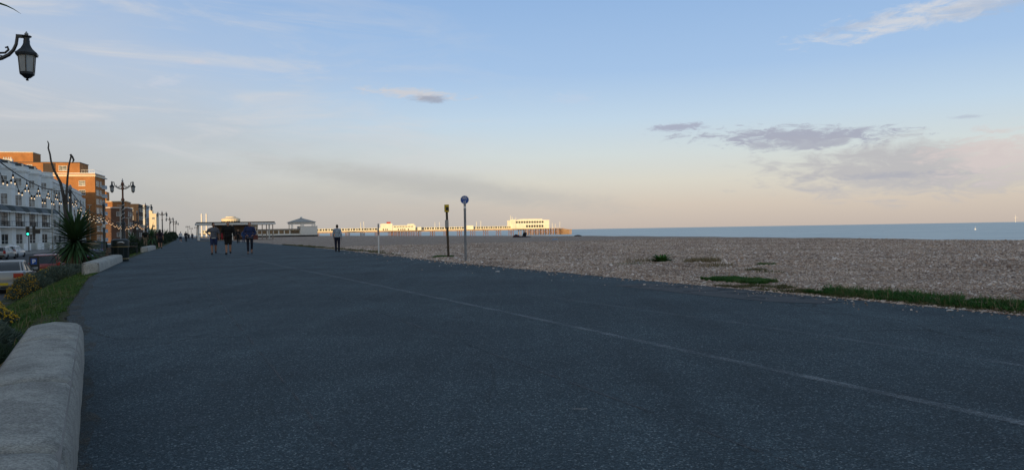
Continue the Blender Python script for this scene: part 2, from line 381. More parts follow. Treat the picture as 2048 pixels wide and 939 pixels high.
def thing(name, label, cat, loc=(0, 0, 0), rz=0.0, group=None):
    o = bpy.data.objects.new(name, None); COL.objects.link(o); o.location = loc; o.rotation_euler = (0, 0, rz); o.empty_display_size = 0.2
    return tag(o, label, cat, group)
def dup(root, loc=None, rz=None, label=None, group=None, scale=None):
    def cp(o, par):
        c = o.copy(); COL.objects.link(c)
        if par is not None: c.parent = par
        for ch in o.children: cp(ch, c)
        return c
    r = cp(root, None)
    if loc is not None: r.location = loc
    if rz is not None: r.rotation_euler = (0, 0, rz)
    if label: r['label'] = label
    if group: r['group'] = group
    if scale: r.scale = (scale,) * 3
    return r
def struct(o): o['kind'] = 'structure'; return o
RZP = AZP                                  # turns local +Y to run along the promenade

# ------------------------------------------------------------------ terrain
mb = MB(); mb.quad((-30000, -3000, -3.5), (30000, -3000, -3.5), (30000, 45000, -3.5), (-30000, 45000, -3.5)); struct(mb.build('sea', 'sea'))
pts = [PF(-200, 2.5), PF(900, 2.5), PF(2500, -150), PF(9000, -900), PF(9000, -9000), PF(-200, -9000)]
mb = MB(); mb.add([(p.x, p.y, ROAD_Z - 0.03) for p in pts], [tuple(range(len(pts)))][::1]); struct(mb.build('ground', 'land'))
us = [-25, -10, -4, 0, 2, 4.2, 6, 7.75, 10, 13.4, 18, 23.8, 30, 38.6, 50, 57.6, 74, 93, 110, 150, 190, 260, 350, 500, 720]
mb = MB()
for a, b in zip(us, us[1:]):
    mb.quad(PF(a, le(a)), PF(a, ri(a)), PF(b, ri(b)), PF(b, le(b)))
    mb.quad(PF(a, ri(a)), PF(a, ri(a), -0.5), PF(b, ri(b), -0.5), PF(b, ri(b)))
struct(mb.build('promenade', 'asphalt'))
# painted lines on the promenade
def strip(name, line, w, z, m):
    mb = MB()
    for (a, va), (b, vb) in zip(line, line[1:]):
        mb.quad(PF(a, va - w / 2, z), PF(a, va + w / 2, z), PF(b, vb + w / 2, z), PF(b, vb - w / 2, z))
    return struct(mb.build(name, m))
strip('lane_line', [(-6, 4.28), (2.7, 4.24), (9.6, 4.1), (20, 3.78), (29.3, 3.43), (60, 2.9)], 0.10, 0.004, 'paint')
M['faint'] = m_paint(); M['faint'].name = 'faint line paint'
for n in M['faint'].node_tree.nodes:
    if n.type == 'MAP_RANGE': n.inputs[4].default_value = 0.22
sm_ = NT('tar seam'); sm_.out((0.010, 0.013, 0.017), 0.6, alpha=sm_.ss(sm_.noise(1.1, 5, 0.7), 0.40, 0.58, 0.0, 0.7)); M['seam'] = sm_.m
for sv in (0.75, 2.6, 7.55): strip('asphalt_seam', [(-6 + 3 * k, sv + .05 * mnoise.noise((k * .7, sv, 0))) for k in range(32)], .022, .003, 'seam')
strip('old_lane_line', [(-6, 6.05), (6.8, 5.9), (10.3, 5.67), (18, 5.4), (30, 5.2)], 0.09, 0.004, 'faint')
# paler worn trench patch by the beach edge
tp = NT('pale asphalt patch'); 
tp.out(tp.mix(tp.noise(60, 5, 0.7), (0.050, 0.054, 0.060), (0.105, 0.110, 0.118)), 0.9, alpha=tp.ss(tp.noise(1.3, 5, 0.6), 0.30, 0.52, 0.0, 0.9), spec=0.2)
M['patch'] = tp.m
mb = MB(); pp = [G(1225, 571), G(1290, 565.5), G(1400, 571), G(1500, 581), G(1600, 591), G(1690, 604), G(1640, 607), G(1540, 603), G(1400, 590), G(1300, 579)]
mb.add([(p.x, p.y, 0.004) for p in pp], [tuple(range(len(pp)))[::-1]]); struct(mb.build('asphalt_patch', 'patch'))
# brown grit washed against the near wall's foot
gt = NT('roadside grit'); gt.out(gt.mix(gt.noise(90, 5, 0.75), (0.05, 0.045, 0.038), (0.20, 0.18, 0.15)), 0.95, gt.bump(gt.noise(120, 4), 0.8, 0.01), alpha=gt.ss(gt.math('ADD', gt.noise(70, 5, 0.75), gt.math('MULTIPLY', gt.noise(3, 4), 0.5)), 0.68, 0.90, 0.0, 0.8), spec=0.1)
M['grit'] = gt.m
mb = MB(); q0 = G(167.6, 721.0); q1 = G(151.0, 939.0); qd = (q1 - q0).normalized(); qn = Vector((-qd.y, qd.x, 0)) * (1 if -qd.y > 0 else -1)
lo = [q0 + qd * t - qn * .06 + Vector((0, 0, .004)) for t in np.arange(-.3, 6.6, .15)]; hi_ = [q0 + qd * t + qn * (.07 + .09 * mnoise.noise((t * 1.7, 2, 8)) + .05 * mnoise.noise((t * 6, 2, 8))) + Vector((0, 0, .004)) for t in np.arange(-.3, 6.6, .15)]
for i in range(len(lo) - 1): mb.quad(lo[i], lo[i + 1], hi_[i + 1], hi_[i])
struct(mb.build('gutter_grit', 'grit'))
mb = MB(); pp = [PF(u, le(u) - .05, .009) for u in np.arange(8.0, 25, .5)] + [PF(u, le(u) + .10 + .16 * mnoise.noise((u * 1.3, 3, 3)) + .1, .009) for u in np.arange(25, 8, -.5)]
mb.add(pp, [tuple(range(len(pp)))[::-1]]); struct(mb.build('verge_grit', 'grit'))
# beach
def beach_z(u, v):
    t = v - ri(u); c = interp(u, CREST); k = v - c
    z = -0.05 + 0.09 * min(1, max(0, t) / 0.5)
    q = PF(u, v)
    a = min(1, max(0, t) / 3)
    z += a * (0.05 * mnoise.noise((q.x * 0.16, q.y * 0.16, 1.0)) + 0.03 * mnoise.noise((q.x * 0.6, q.y * 0.6, 4.0)))
    z += 0.07 * math.exp(-(k / 4.0) ** 2)
    if k > 0: z -= 0.008 * k * k if k < 9 else 0.648 + (k - 9) * 0.144
    return max(z, -6.5)
ub = list(np.concatenate([np.arange(-8, 60, 0.8), np.arange(60, 160, 2.5), np.arange(160, 400, 8), np.arange(400, 801, 40)]))
vb = [0, 0.12, 0.25, 0.5, 0.8] + list(np.arange(1.3, 60, 0.9)) + list(np.arange(60, 120, 6))
V = []; 
for u in ub:
    for t in vb:
        v = ri(u) + t + (0.06 * mnoise.noise((u * 1.7, 3, 0)) if t == 0 else 0); V.append(PF(u, v, beach_z(u, ri(u) + t)))
nv = len(vb); F = [(i * nv + j, i * nv + j + 1, (i + 1) * nv + j + 1, (i + 1) * nv + j) for i in range(len(ub) - 1) for j in range(nv - 1)]
me = npmesh('beach', V, F, 'shingle'); me.polygons.foreach_set('use_smooth', [True] * len(me.polygons)); struct(link('beach', me))
# grassy bank from the promenade down to the road
BANK = [(0.0, 0.0), (0.3, -0.03), (0.8, -0.17), (1.3, -0.38), (1.9, -0.72), (2.6, -1.15), (3.1, -1.33), (4.2, -1.345)]
def bank_z(o): return interp(o, BANK)
ubk = list(np.arange(-6, 60, 0.5)) + list(np.arange(60, 200, 4)) + [260, 400, 720]
V = []
for u in ubk:
    for o, z in BANK:
        j = 0.05 * mnoise.noise((u * 0.9, o * 2, 0)) if o > 0.1 else 0
        wob = 0.10 * mnoise.noise((u * 1.3, 7, 0)) if o == 0 and 8 < u < 25 else 0
        V.append(PF(u, le(u) - o + (0.02 if o == 0 else 0) + wob, z + j + (0.006 if o == 0 else 0)))
nv = len(BANK); F = [(i * nv + j, (i + 1) * nv + j, (i + 1) * nv + j + 1, i * nv + j + 1) for i in range(len(ubk) - 1) for j in range(nv - 1)]
me = npmesh('verge', V, F, 'turf'); me.polygons.foreach_set('use_smooth', [True] * len(me.polygons)); struct(link('verge', me))
# road, then the far pavement in front of the terrace
TA = R(-14.4); TDIR = Vector((math.sin(TA), math.cos(TA), 0)); TNRM = Vector((math.cos(TA), -math.sin(TA), 0)); T0 = Vector((-104.5, 170, 0))
def TF(s, o, z=0.0): return T0 + TDIR * s + TNRM * o + Vector((0, 0, z))       # terrace frame: s along, o out from the facade
mb = MB(); a = [PF(-60, le(-60) - 3.9), PF(60, le(60) - 3.9), PF(190, le(190) - 3.9), PF(700, -3), PF(700, -30), TF(40, 6), TF(-240, 16)]
mb.add([(p.x, p.y, ROAD_Z) for p in a], [tuple(range(len(a)))]); struct(mb.build('road', 'road'))
mb = MB(); ka = [TF(-240, 17.5), TF(-20, 17.5), TF(0, 13.5), TF(24, 9), TF(60, 2), PF(420, -27), PF(420, -70), TF(-240, -6)]
n = len(ka); mb.add([(p.x, p.y, ROAD_Z + 0.13) for p in ka] + [(p.x, p.y, ROAD_Z - 0.02) for p in ka], [tuple(range(n)), ] + [(i, n + i, n + (i + 1) % n, (i + 1) % n) for i in range(n)])
struct(mb.build('pavement', 'paving'))
# ------------------------------------------------------------------ buildings
M['stucco'] = mat('white stucco', (0.74, 0.75, 0.73), 0.85, 0.10, 0.5, 0.05)
M['stucco2'] = mat('grey white stucco', (0.62, 0.62, 0.60), 0.85, 0.10, 0.4)
M['trim'] = mat('white trim', (0.78, 0.78, 0.76), 0.7, 0.06, 2)
M['slate'] = mat('slate', (0.075, 0.085, 0.095), 0.6, 0.25, 3, 0.2)
M['iron'] = mat('black iron', (0.012, 0.014, 0.017), 0.45, 0.2, 6, spec=0.5)
M['canopy'] = mat('lead grey canopy', (0.06, 0.075, 0.08), 0.6, 0.2, 2)
def m_glass(name, c, curtain):
    t = NT(name); n = t.noise(1.3, 3, 0.5)
    col = t.mix(t.ss(n, 0.45, 0.62), c, curtain); m = t.out(col, 0.08, spec=0.6); return m
M['glass'] = m_glass('window glass', (0.03, 0.035, 0.04), (0.06, 0.07, 0.075))
M['glass2'] = m_glass('curtained glass', (0.12, 0.13, 0.13), (0.32, 0.32, 0.31))
def m_brick(name, a, b, mortar):
    t = NT(name); bt = t.t.nodes.new('ShaderNodeTexBrick')
    # bricks wrap around corners: u from x+y, v from z
    s = t.t.nodes.new('ShaderNodeSeparateXYZ'); t.set(s.inputs[0], t.tc.outputs['Object'])
    cv = t.t.nodes.new('ShaderNodeCombineXYZ'); t.set(cv.inputs[0], t.math('ADD', s.outputs[0], s.outputs[1])); t.set(cv.inputs[1], s.outputs[2])
    t.set(bt.inputs['Vector'], cv.outputs[0]); bt.inputs['Scale'].default_value = 4.4
    bt.inputs['Color1'].default_value = (*a, 1); bt.inputs['Color2'].default_value = (*b, 1); bt.inputs['Mortar'].default_value = (*mortar, 1)
    bt.inputs['Mortar Size'].default_value = 0.012; bt.inputs['Brick Width'].default_value = 1.0; bt.inputs['Row Height'].default_value = 0.34
    c = t.mix(1.0, bt.outputs[0], t.ramp(t.noise(0.5, 4), [(0.3, (0.82, 0.82, 0.82)), (0.7, (1.15, 1.12, 1.1))]), 'MULTIPLY')
    return t.out(c, 0.9, spec=0.15)
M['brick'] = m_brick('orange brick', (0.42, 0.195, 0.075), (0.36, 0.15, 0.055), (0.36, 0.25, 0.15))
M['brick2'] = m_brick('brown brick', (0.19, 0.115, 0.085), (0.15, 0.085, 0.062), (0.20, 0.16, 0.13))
M['brick3'] = m_brick('dark brick', (0.085, 0.065, 0.055), (0.065, 0.05, 0.045), (0.10, 0.085, 0.075))
M['cream'] = mat('cream paint', (0.72, 0.62, 0.46), 0.8, 0.06, 0.6)
M['bluewhite'] = mat('pale blue render', (0.38, 0.43, 0.48), 0.8, 0.08, 0.6)
M['felt'] = mat('roof felt', (0.07, 0.07, 0.07), 0.9, 0.2, 1)

_wcache = {}
def window(parent, x, y, z, ang, w, h, bars=(1, 1), curtain=False, sill=True, name='window'):
    """x,y,z: centre on the wall face; ang: direction the face looks, in the parent's frame (radians, from +x)"""
    k = (w, h, bars)
    if k not in _wcache:
        t = 0.09; fr = MB()
        fr.box(-w / 2 - t, w / 2 + t, 0, 0.10, h / 2, h / 2 + t).box(-w / 2 - t, -w / 2, 0, 0.10, -h / 2, h / 2).box(w / 2, w / 2 + t, 0, 0.10, -h / 2, h / 2)
        for i in range(bars[0]): xx = -w / 2 + w * (i + 1) / (bars[0] + 1); fr.box(xx - 0.03, xx + 0.03, 0.021, 0.06, -h / 2, h / 2)
        for i in range(bars[1]): zz = -h / 2 + h * (i + 1) / (bars[1] + 1); fr.box(-w / 2, w / 2, 0.021, 0.064, zz - 0.03, zz + 0.03)
        sl = MB().box(-w / 2 - 0.16, w / 2 + 0.16, 0, 0.18, -h / 2 - 0.12, -h / 2)
        pn = [MB().box(-w / 2, w / 2, 0.002, 0.02, -h / 2, h / 2).mesh('pane', g) for g in ('glass', 'glass2')]
        _wcache[k] = (fr.mesh('window', 'trim'), sl.mesh('sill', 'trim'), pn)
    fm, sm, pn = _wcache[k]
    o = link(name, fm, parent); o.location = (x, y, z); o.rotation_euler = (0, 0, ang - math.pi / 2)
    link('pane', pn[1 if curtain else 0], o)
    if sill: link('sill', sm, o)
    return o
Z0 = ROAD_Z + 0.13
# --- bow-fronted terrace
def make_house():
    h = thing('terraced_house', 'x', 'house')
    pass
    def plan(e, back=-10.0, hw=3.75):
        return [(hw, back), (hw, 0 + e), (3.3 + e * 0.6, 0 + e), (1.0 + e * 0.4, 1.85 + e), (-1.0 - e * 0.4, 1.85 + e), (-3.3 - e * 0.6, e), (-hw, e), (-hw, back)]
    MB().prism(plan(0), 0, 16.0).build('wall', 'stucco', h)
    MB().prism(plan(0.32), 16.0, 16.22).prism(plan(0.2), 15.75, 16.0).build('cornice', 'trim', h)
    MB().prism(plan(0.07), 16.22, 16.95).build('parapet', 'stucco', h)
    MB().prism(plan(0.09), 12.15, 12.35).build('string_course', 'trim', h)
    MB().prism(plan(0.06), 4.05, 4.3).build('string_course', 'trim', h)
    r = MB(); r.loft([[(3.74, -9.8, 16.9), (3.74, -0.9, 16.9), (-3.74, -0.9, 16.9), (-3.74, -9.8, 16.9)], [(3.74, -8.5, 18.5), (3.74, -2.4, 18.5), (-3.74, -2.4, 18.5), (-3.74, -8.5, 18.5)]])
    rf = r.build('roof', 'slate', h)
    MB().box(0.6, 2.0, -2.1, -0.95, 17.0, 18.2).build('dormer', 'slate', rf); MB().box(0.75, 1.85, -0.95, -0.9, 17.15, 18.05).build('pane', 'glass2', rf)
    ch = MB(); ch.box(3.15, 3.74, -6.5, -4.5, 18.0, 19.6)
    for k in range(4): ch.lathe([(0.12, 19.6), (0.14, 20.0)], 6, (3.42, -6.2 + k * 0.45, 0))
    ch.build('chimney', 'stucco2', rf)
    ang = math.atan2(2.3, 1.85)                       # face towards +x of the bay
    mid = (2.15, 0.925)
    for z, hh, cu in ((1.9, 2.5, False), (6.25, 2.5, True), (10.0, 2.05, True), (13.7, 1.55, True)):
        window(h, mid[0], mid[1], z, ang, 1.25, hh, (1, 1), cu, z != 6.25)
        window(h, -mid[0], mid[1], z, math.pi - ang, 1.25, hh, (1, 1), cu, False)
    # balcony with canopy on the first floor
    def off(e): return [(3.72, 0.05), (3.72, 0.55), (2.15 + e * .3, 1.9 + e), (-2.15 - e * .3, 1.9 + e), (-3.72, 0.55), (-3.72, 0.05)]
    MB().prism([(3.72, 0.0), (3.72, 1.5), (2.3, 3.0), (-2.3, 3.0), (-3.72, 1.5), (-3.72, 0.0)], 4.38, 4.6).build('balcony_floor', 'trim', h)
    line = [(3.66, 0.1), (3.66, 1.45), (2.27, 2.93), (-2.27, 2.93), (-3.66, 1.45), (-3.66, 0.1)]
    rl = MB()
    for (a, b) in zip(line, line[1:]):
        L = math.hypot(b[0] - a[0], b[1] - a[1]); n = max(2, int(L / 0.28))
        rl.tube([(*a, 5.65), (*b, 5.65)], 0.035, 4); rl.tube([(*a, 4.72), (*b, 4.72)], 0.03, 4)
        for i in range(n): t = i / n; rl.tube([(a[0] + (b[0] - a[0]) * t, a[1] + (b[1] - a[1]) * t, 4.6), (a[0] + (b[0] - a[0]) * t, a[1] + (b[1] - a[1]) * t, 5.65)], 0.018, 4)
    rl.build('railing', 'iron', h)
    pl = MB().box(2.6, 3.3, 1.75, 1.8, 4.6, 5.6).build('railing_panel', 'iron', h)
    for (x, y) in ((3.66, 1.45), (2.27, 2.93), (-2.27, 2.93)):
        MB().tube([(x, y, 4.6), (x, y, 7.5)], 0.045, 5).build('canopy_post', 'iron', h)
    cp = MB(); rings = []
    for t, z in ((0.0, 8.75), (0.35, 8.6), (0.7, 8.2), (1.0, 7.55)):
        rings.append([(3.3 + .2 * t, 0.02, z), (3.2 + .35 * t, 0.15 + 1.1 * t, z), (1.3 + 0.9 * t, 1.9 + 1.2 * t, z), (-1.3 - 0.9 * t, 1.9 + 1.2 * t, z), (-3.2 - .35 * t, 0.15 + 1.1 * t, z), (-3.3 - .2 * t, 0.02, z)])
    cp.loft(rings); c = cp.build('canopy', 'canopy', h)
    MB().prism([(3.56, 0.02), (3.6, 1.35), (2.3, 3.18), (-2.3, 3.18), (-3.6, 1.35), (-3.56, 0.02)], 7.38, 7.56).build('valance', 'trim', c)
    # ground floor: door beside the bay, steps, low area wall
    d = MB().box(-3.65, -3.15, 0.0, 0.08, 0.3, 2.7).build('door', 'iron', h); MB().box(-3.28, -3.22, 0.08, 0.13, 1.4, 1.5).build('handle', 'trim', d)
    for q in ((2.2, 3.7, 5.2, 5.45, 0, 1.35), (-3.7, -1.6, 5.2, 5.45, 0, 1.35), (3.45, 3.7, 1.9, 5.2, 0, 1.35)): MB().box(*q).build('garden_wall', 'stucco', h)
    MB().tube([(3.72, 0.2, 0), (3.72, 0.2, 16)], 0.09, 6).build('drainpipe', 'iron', h)
    return h
house = make_house()
RZT = math.atan2(-TDIR.y, -TDIR.x)
PITCH_H = 7.5
lbls = {0: 'white bow-fronted terraced house nearest the brick flats, behind the pale lamp post',
        1: 'white bow-fronted terraced house, second from the end, above the green traffic light',
        2: 'white bow-fronted terraced house with black drainpipe beside its bay, third from the end',
        3: 'white bow-fronted terraced house cut by the left edge of the photo'}
for i in range(7):
    p = TF(2.0 - PITCH_H * i, 0, Z0)
    lb = lbls.get(i, 'white bow-fronted terraced house beyond the left edge of the photo')
    if i == 0:
        h = house; h.location = p; h.rotation_euler = (0, 0, RZT)
    else: h = dup(house, p, RZT)
    tag(h, lb, 'house', 'white seafront terrace')
# further terraces behind the camera's left shoulder and in the streets behind
def block(name, label, loc, rz, L, D, H, wall, roofh=1.5, rows=4, cols=8, group=None, side=True, top='slate', ww=1.2, wh=1.7, parapet=True):
    """local x from -L..0, y from -D..0 (front face y=0), faces +x side too"""
    b = thing(name, label, 'building', loc, rz, group)
    MB().box(-L, 0, -D, 0, 0, H).build('wall', wall, b)
    if roofh > 0: MB().loft([[(-L + .1, -D + .1, H), (-.1, -D + .1, H), (-.1, -.1, H), (-L + .1, -.1, H)], [(-L + 2, -D + 2, H + roofh), (-2, -D + 2, H + roofh), (-2, -2, H + roofh), (-L + 2, -2, H + roofh)]]).build('roof', top, b)
    if parapet: MB().box(-L - .15, .15, -D - .15, .15, H - 0.35, H - 0.1).build('cornice', 'trim', b)
    fh = (H - 0.6) / rows
    for r in range(rows):
        for c in range(cols): window(b, -L * (c + 0.5) / cols, 0, 0.5 + fh * (r + 0.55), math.pi / 2, ww, wh, (1, 1), (r + c) % 3 == 0)
        if side:
            for c in range(max(2, int(D / 5))): window(b, 0, -D * (c + 0.5) / max(2, int(D / 5)), 0.5 + fh * (r + 0.55), 0, ww, wh, (1, 1), (r + c) % 3 == 1)
    return b
for k, (s1, L) in enumerate(((-47.5, 60), (-108, 62), (-171, 60), (-232, 90), (-323, 90))):
    block('terrace_building', 'long white seafront terrace beyond the left edge of the photo', TF(s1 - L, 0, Z0), RZT, L, 10, 16.2, 'stucco', 2.0, 4, 14, 'terraces beyond the left edge', side=False)
block('town_building', 'brown brick building in the street behind the white terrace', TF(-70, -34, Z0), RZT, 104, 45, 17.6, 'brick2', 0.4, 5, 10, 'buildings in the back street', side=False)
block('town_building', 'brown brick building in the street behind the white terrace', TF(-170, -36, Z0), RZT, 98, 11, 16.4, 'brick2', 0.4, 5, 10, 'buildings in the back street', side=False)
# --- long stucco hotel that bends with the road, between terrace and flats
HD = Vector((-math.sin(R(24)), math.cos(R(24)), 0)); H0 = TF(5.95, 0, Z0); RZH = math.atan2(-HD.y, -HD.x)
ht = thing('stucco_hotel', 'long pale stucco building between the bow-fronted terrace and the orange brick flats', 'building', H0 + HD * 74, RZH)
MB().box(0, 73.6, -11, 0, 0, 15.6).build('wall', 'stucco2', ht)
MB().box(-.1, 73.7, -11.1, .25, 15.6, 15.9).build('cornice', 'trim', ht)
MB().box(0, 73.6, -10.9, -.05, 15.9, 16.6).build('parapet', 'stucco2', ht)
MB().loft([[(.2, -10.5, 16.5), (73.4, -10.5, 16.5), (73.4, -1, 16.5), (.2, -1, 16.5)], [(2, -8.5, 17.7), (71.5, -8.5, 17.7), (71.5, -2.6, 17.7), (2, -2.6, 17.7)]]).build('roof', 'slate', ht)
for i in range(9):
    xc = 5 + i * 8.0
    by = MB().prism([(xc + 2.2, 0), (xc + 1.2, 1.3), (xc - 1.2, 1.3), (xc - 2.2, 0)], 0, 14.4).build('bay', 'stucco2', ht)
    for z in (1.9, 5.6, 9.2, 12.5):
        window(by, xc + 1.7, 0.65, z, math.atan2(1.0, 1.3), 0.95, 1.9, (1, 1), i % 2 == 0)
        window(by, xc, 1.3, z, math.pi / 2, 1.3, 1.9, (1, 1), i % 2 == 1)
# --- orange brick flats
FZ = R(-15.0); fdir = Vector((math.sin(FZ), math.cos(FZ), 0)); RZF = math.atan2(-fdir.y, -fdir.x)
C0 = P(192, 470, 250); C0.z = Z0
fl = thing('brick_flats', 'tall orange brick block of flats with sunlit side wall and roof-top storeys', 'building', C0, RZF)
FH = 22.9
MB().box(-13, 0, -34, 0, 0, FH).build('wall', 'brick', fl)
MB().box(-13.2, .2, -34.2, .2, FH - 0.9, FH - 0.35).build('cornice', 'cream', fl)
MB().box(-13.1, .1, -34.1, .1, FH, FH + 0.25).build('parapet', 'trim', fl)
ph = MB().box(-11, -0.9, -32, -4.6, FH + 0.05, FH + 3.6).build('penthouse', 'brick', fl)
MB().box(-11.2, -.7, -32.2, -4.4, FH + 3.6, FH + 3.8).build('roof', 'felt', ph)
MB().box(-0.9, -0.86, -15.2, -11.6, FH + 0.3, FH + 3.4).build('recess_shade', 'brick3', ph)  # flat dark panel: the recess's shade put into its colour
window(ph, -0.9, -19.2, FH + 1.9, 0, 1.7, 1.9, (0, 2), True); window(ph, -0.9, -9.5, FH + 1.8, 0, 2.2, 1.5, (1, 0), True)
lf = MB().box(-10, -2.5, -29, -18.5, FH + 3.8, FH + 6.9).build('lift_tower', 'brick', fl)
MB().box(-10.1, -2.4, -29.1, -18.4, FH + 6.9, FH + 7.1).build('coping', 'cream', lf)
gr = MB()
for k in range(9): gr.tube([(-.3, -4.0 + k * .48, FH + .2), (-.3, -4.0 + k * .48, FH + 1.3)], 0.03, 4)
gr.tube([(-.3, -4, FH + 1.3), (-.3, -.2, FH + 1.3), (-12, -.2, FH + 1.3)], 0.035, 4); gr.build('roof_railing', 'trim', fl)
for r in range(7):
    z = FH - 3.1 - r * 2.95
    window(fl, 0, -3.8, z, 0, 1.65, 1.55, (2, 1), r % 2 == 0)
    window(fl, 0, -14.5, z, 0, 1.65, 1.55, (2, 1), r % 2 == 1); window(fl, 0, -24, z, 0, 1.65, 1.55, (2, 1), True)
    window(fl, -3.0, 0, z, math.pi / 2, 3.2, 1.6, (2, 1), r % 2 == 1); window(fl, -7.0, 0, z, math.pi / 2, 1.6, 1.6, (1, 1), True)
    bl = MB().prism([(-8.6, 0), (-9.2, .7), (-11, 1.0), (-12.8, .7), (-13.4, 0)], z - 1.3, z - 1.08).build('balcony', 'trim', fl)
    MB().prism([(-8.6, 0.0), (-9.2, .7), (-11, 1.0), (-12.8, .7), (-13.4, 0)], z - 1.08, z - 0.15).build('parapet', 'bluewhite', bl)
MB().prism([(-8.4, 0), (-9.1, .8), (-11, 1.1), (-12.9, .8), (-13.5, 0)], FH - .95, FH - .7).build('canopy_slab', 'trim', fl)
# --- buildings further along the road
def far_block(px0, px1, ytop, Y, depth, wall, label, rows, cols, roof=0.0, rz_az=-20, name='seafront_building', lip='trim'):
    a = P(px1, 470, Y); b = P(px0, 470, Y); Wd = (a - b).length * 1.03
    top = CAM_H + (horizon_y((px0 + px1) / 2) - ytop) * Y / FPX - Z0
    d = Vector((math.sin(R(rz_az)), math.cos(R(rz_az)), 0)); o = thing(name, label, 'building', (a.x, a.y, Z0), math.atan2(-d.y, -d.x))
    MB().box(-depth, 0, -Wd, 0, 0, top).build('wall', wall, o)
    MB().box(-depth - .15, .15, -Wd - .15, .15, top, top + .3).build('coping', lip, o)
    for r in range(rows):
        for c in range(cols): window(o, 0, -Wd * (c + .5) / cols, 1.2 + (top - 1.5) * (r + .5) / rows, 0, 1.5, 1.5, (1, 1), (r + c) % 2 == 0)
        for c in range(3): window(o, -depth * (c + .5) / 3, 0, 1.2 + (top - 1.5) * (r + .5) / rows, math.pi / 2, 1.7, 1.5, (1, 1), (r + c) % 2 == 1)
    return o, top, Wd
o, top, wd = far_block(196, 256, 416, 300, 16, 'brick2', 'brown brick building right of the flats with top storey coloured sunlit orange', 3, 2)
MB().box(-14, -.6, -wd + .3, -.4, top + .3, top + 2.4).build('upper_storey', 'brick', o); MB().box(-14.2, -.4, -wd + .2, -.2, top + 2.4, top + 2.7).build('coping', 'cream', o)  # orange from the shadow line up, tower too: sunlight put into the colour
MB().box(-9, -1.5, -wd - 1, -wd + 4.6, top + .3, top + 6.4).build('stair_tower', 'brick', o)
o, top, wd = far_block(252, 278, 409, 345, 18, 'brick3', 'dark ivy-coloured brick block behind the nearest double lamp', 4, 1, lip='brick3')
o, top, wd = far_block(274, 293, 411, 420, 16, 'bluewhite', 'tall pale blue rendered building past the dark block', 3, 1, lip='cream')
MB().box(-6, 3.5, -wd, 0, 0, top * .62).build('annexe', 'stucco2', o)
o, top, wd = far_block(293, 313, 428, 520, 20, 'cream', 'cream building glowing in the low sun at the far end of the row', 3, 2, lip='cream')
MB().box(-10, -1, -wd + 1, -wd + 4.5, top + .3, top + 2.6).build('upper_storey', 'cream', o)
for k, (u0, v0, L, D, H) in enumerate(((372, -22, 55, 14, 9.5), (440, -23, 60, 14, 8.0), (520, -24, 80, 14, 7.0))):
    p = PF(u0 + L, v0, Z0); d = _pu
    b = thing('seafront_terrace', ('low brown terrace past the tall seafront blocks', 'low grey terrace further on along the seafront', 'low pale terrace at the vanishing end of the seafront')[k], 'building', p, math.atan2(-d.y, -d.x))
    MB().box(0, L, -D, 0, 0, H).build('wall', ('brick2', 'stucco2', 'stucco')[k], b)
    MB().loft([[(0, -D, H), (L, -D, H), (L, 0, H), (0, 0, H)], [(1, -D / 2 - .2, H + 2.2), (L - 1, -D / 2 - .2, H + 2.2), (L - 1, -D / 2 + .2, H + 2.2), (1, -D / 2 + .2, H + 2.2)]]).build('roof', 'slate', b)
    for c in range(6):
        for r in range(2): window(b, L * (c + .5) / 6, 0, 1.8 + r * 3.2, math.pi / 2, 1.6, 1.5, (1, 1), c % 2 == 0)
    for c in range(3):
        for r in range(2): window(b, L, -D * (c + .5) / 3, 1.8 + r * 3.2, 0, 1.3, 1.5, (1, 1), c % 2 == 0)

# ------------------------------------------------------------------ beach shelter across the promenade
M['white'] = mat('white paint', (0.68, 0.68, 0.67), 0.6, 0.06, 3)
M['darkwood'] = mat('dark roof edge', (0.03, 0.028, 0.026), 0.8, 0.2, 3)
M['shelterbrick'] = mat('shelter brown panel', (0.17, 0.125, 0.105), 0.85, 0.15, 2)
M['brownpost'] = mat('brown grey post', (0.26, 0.22, 0.20), 0.8, 0.1, 3)
M['maroon'] = mat('maroon dado', (0.11, 0.035, 0.03), 0.7, 0.1, 3)
sh = thing('beach_shelter', 'long flat-roofed white and brown beach shelter across the promenade', 'shelter', PF(159, 5.0, 0), RZP)   # local x to sea, y along
SW, SD = 13.9, 6.0
rf = MB().box(-.45, SW + .3, -.6, SD + .6, 3.05, 3.42).build('roof', 'white', sh); MB().box(-.3, SW + .15, -.45, SD + .45, 3.42, 3.62).build('roof_edge', 'darkwood', rf)
MB().box(-.1, SW - .1, -.3, SD, 0.0, 0.12).build('plinth', 'paving', sh)
for i, x in enumerate((0.05, 6.1, SW - 2.2, SW - 1.4, SW - .2)):
    w_ = .11 if i < 2 else .075
    MB().box(x - w_, x + w_, -.1, .12, .12, 3.05).box(x - w_ - .05, x + w_ + .05, -.15, .17, .12, .45).build('column', 'white' if i < 2 else 'brownpost', sh)
for x in (0.05, SW - .2): MB().box(x - .11, x + .11, SD - .1, SD + .12, .12, 3.05).build('column', 'white', sh)
MB().box(3.1, 10.9, 3.2, 3.45, .12, 3.05).build('back_wall', 'shelterbrick', sh)
MB().box(3.1, 3.3, .3, 3.2, .12, 3.05).build('side_wall', 'shelterbrick', sh)
MB().box(9.3, 10.9, .35, .6, .12, 1.05).build('dado', 'maroon', sh)
ws = MB()
for z in (1.05, 1.7, 2.35, 2.95): ws.box(9.3, 10.9, .38, .56, z - .04, z + .04)
for k in range(5): x = 9.34 + k * .385; ws.box(x - .04, x + .04, .36, .58, 1.05, 2.95)
w = ws.build('window', 'white', sh); MB().box(9.32, 10.88, .46, .48, 1.07, 2.93).build('pane', 'glass2', w)
MB().box(3.6, 9.0, 2.5, 3.1, .5, .58).box(3.7, 3.8, 2.6, 3.0, .12, .5).box(8.8, 8.9, 2.6, 3.0, .12, .5).build('bench_seat', 'maroon', sh)

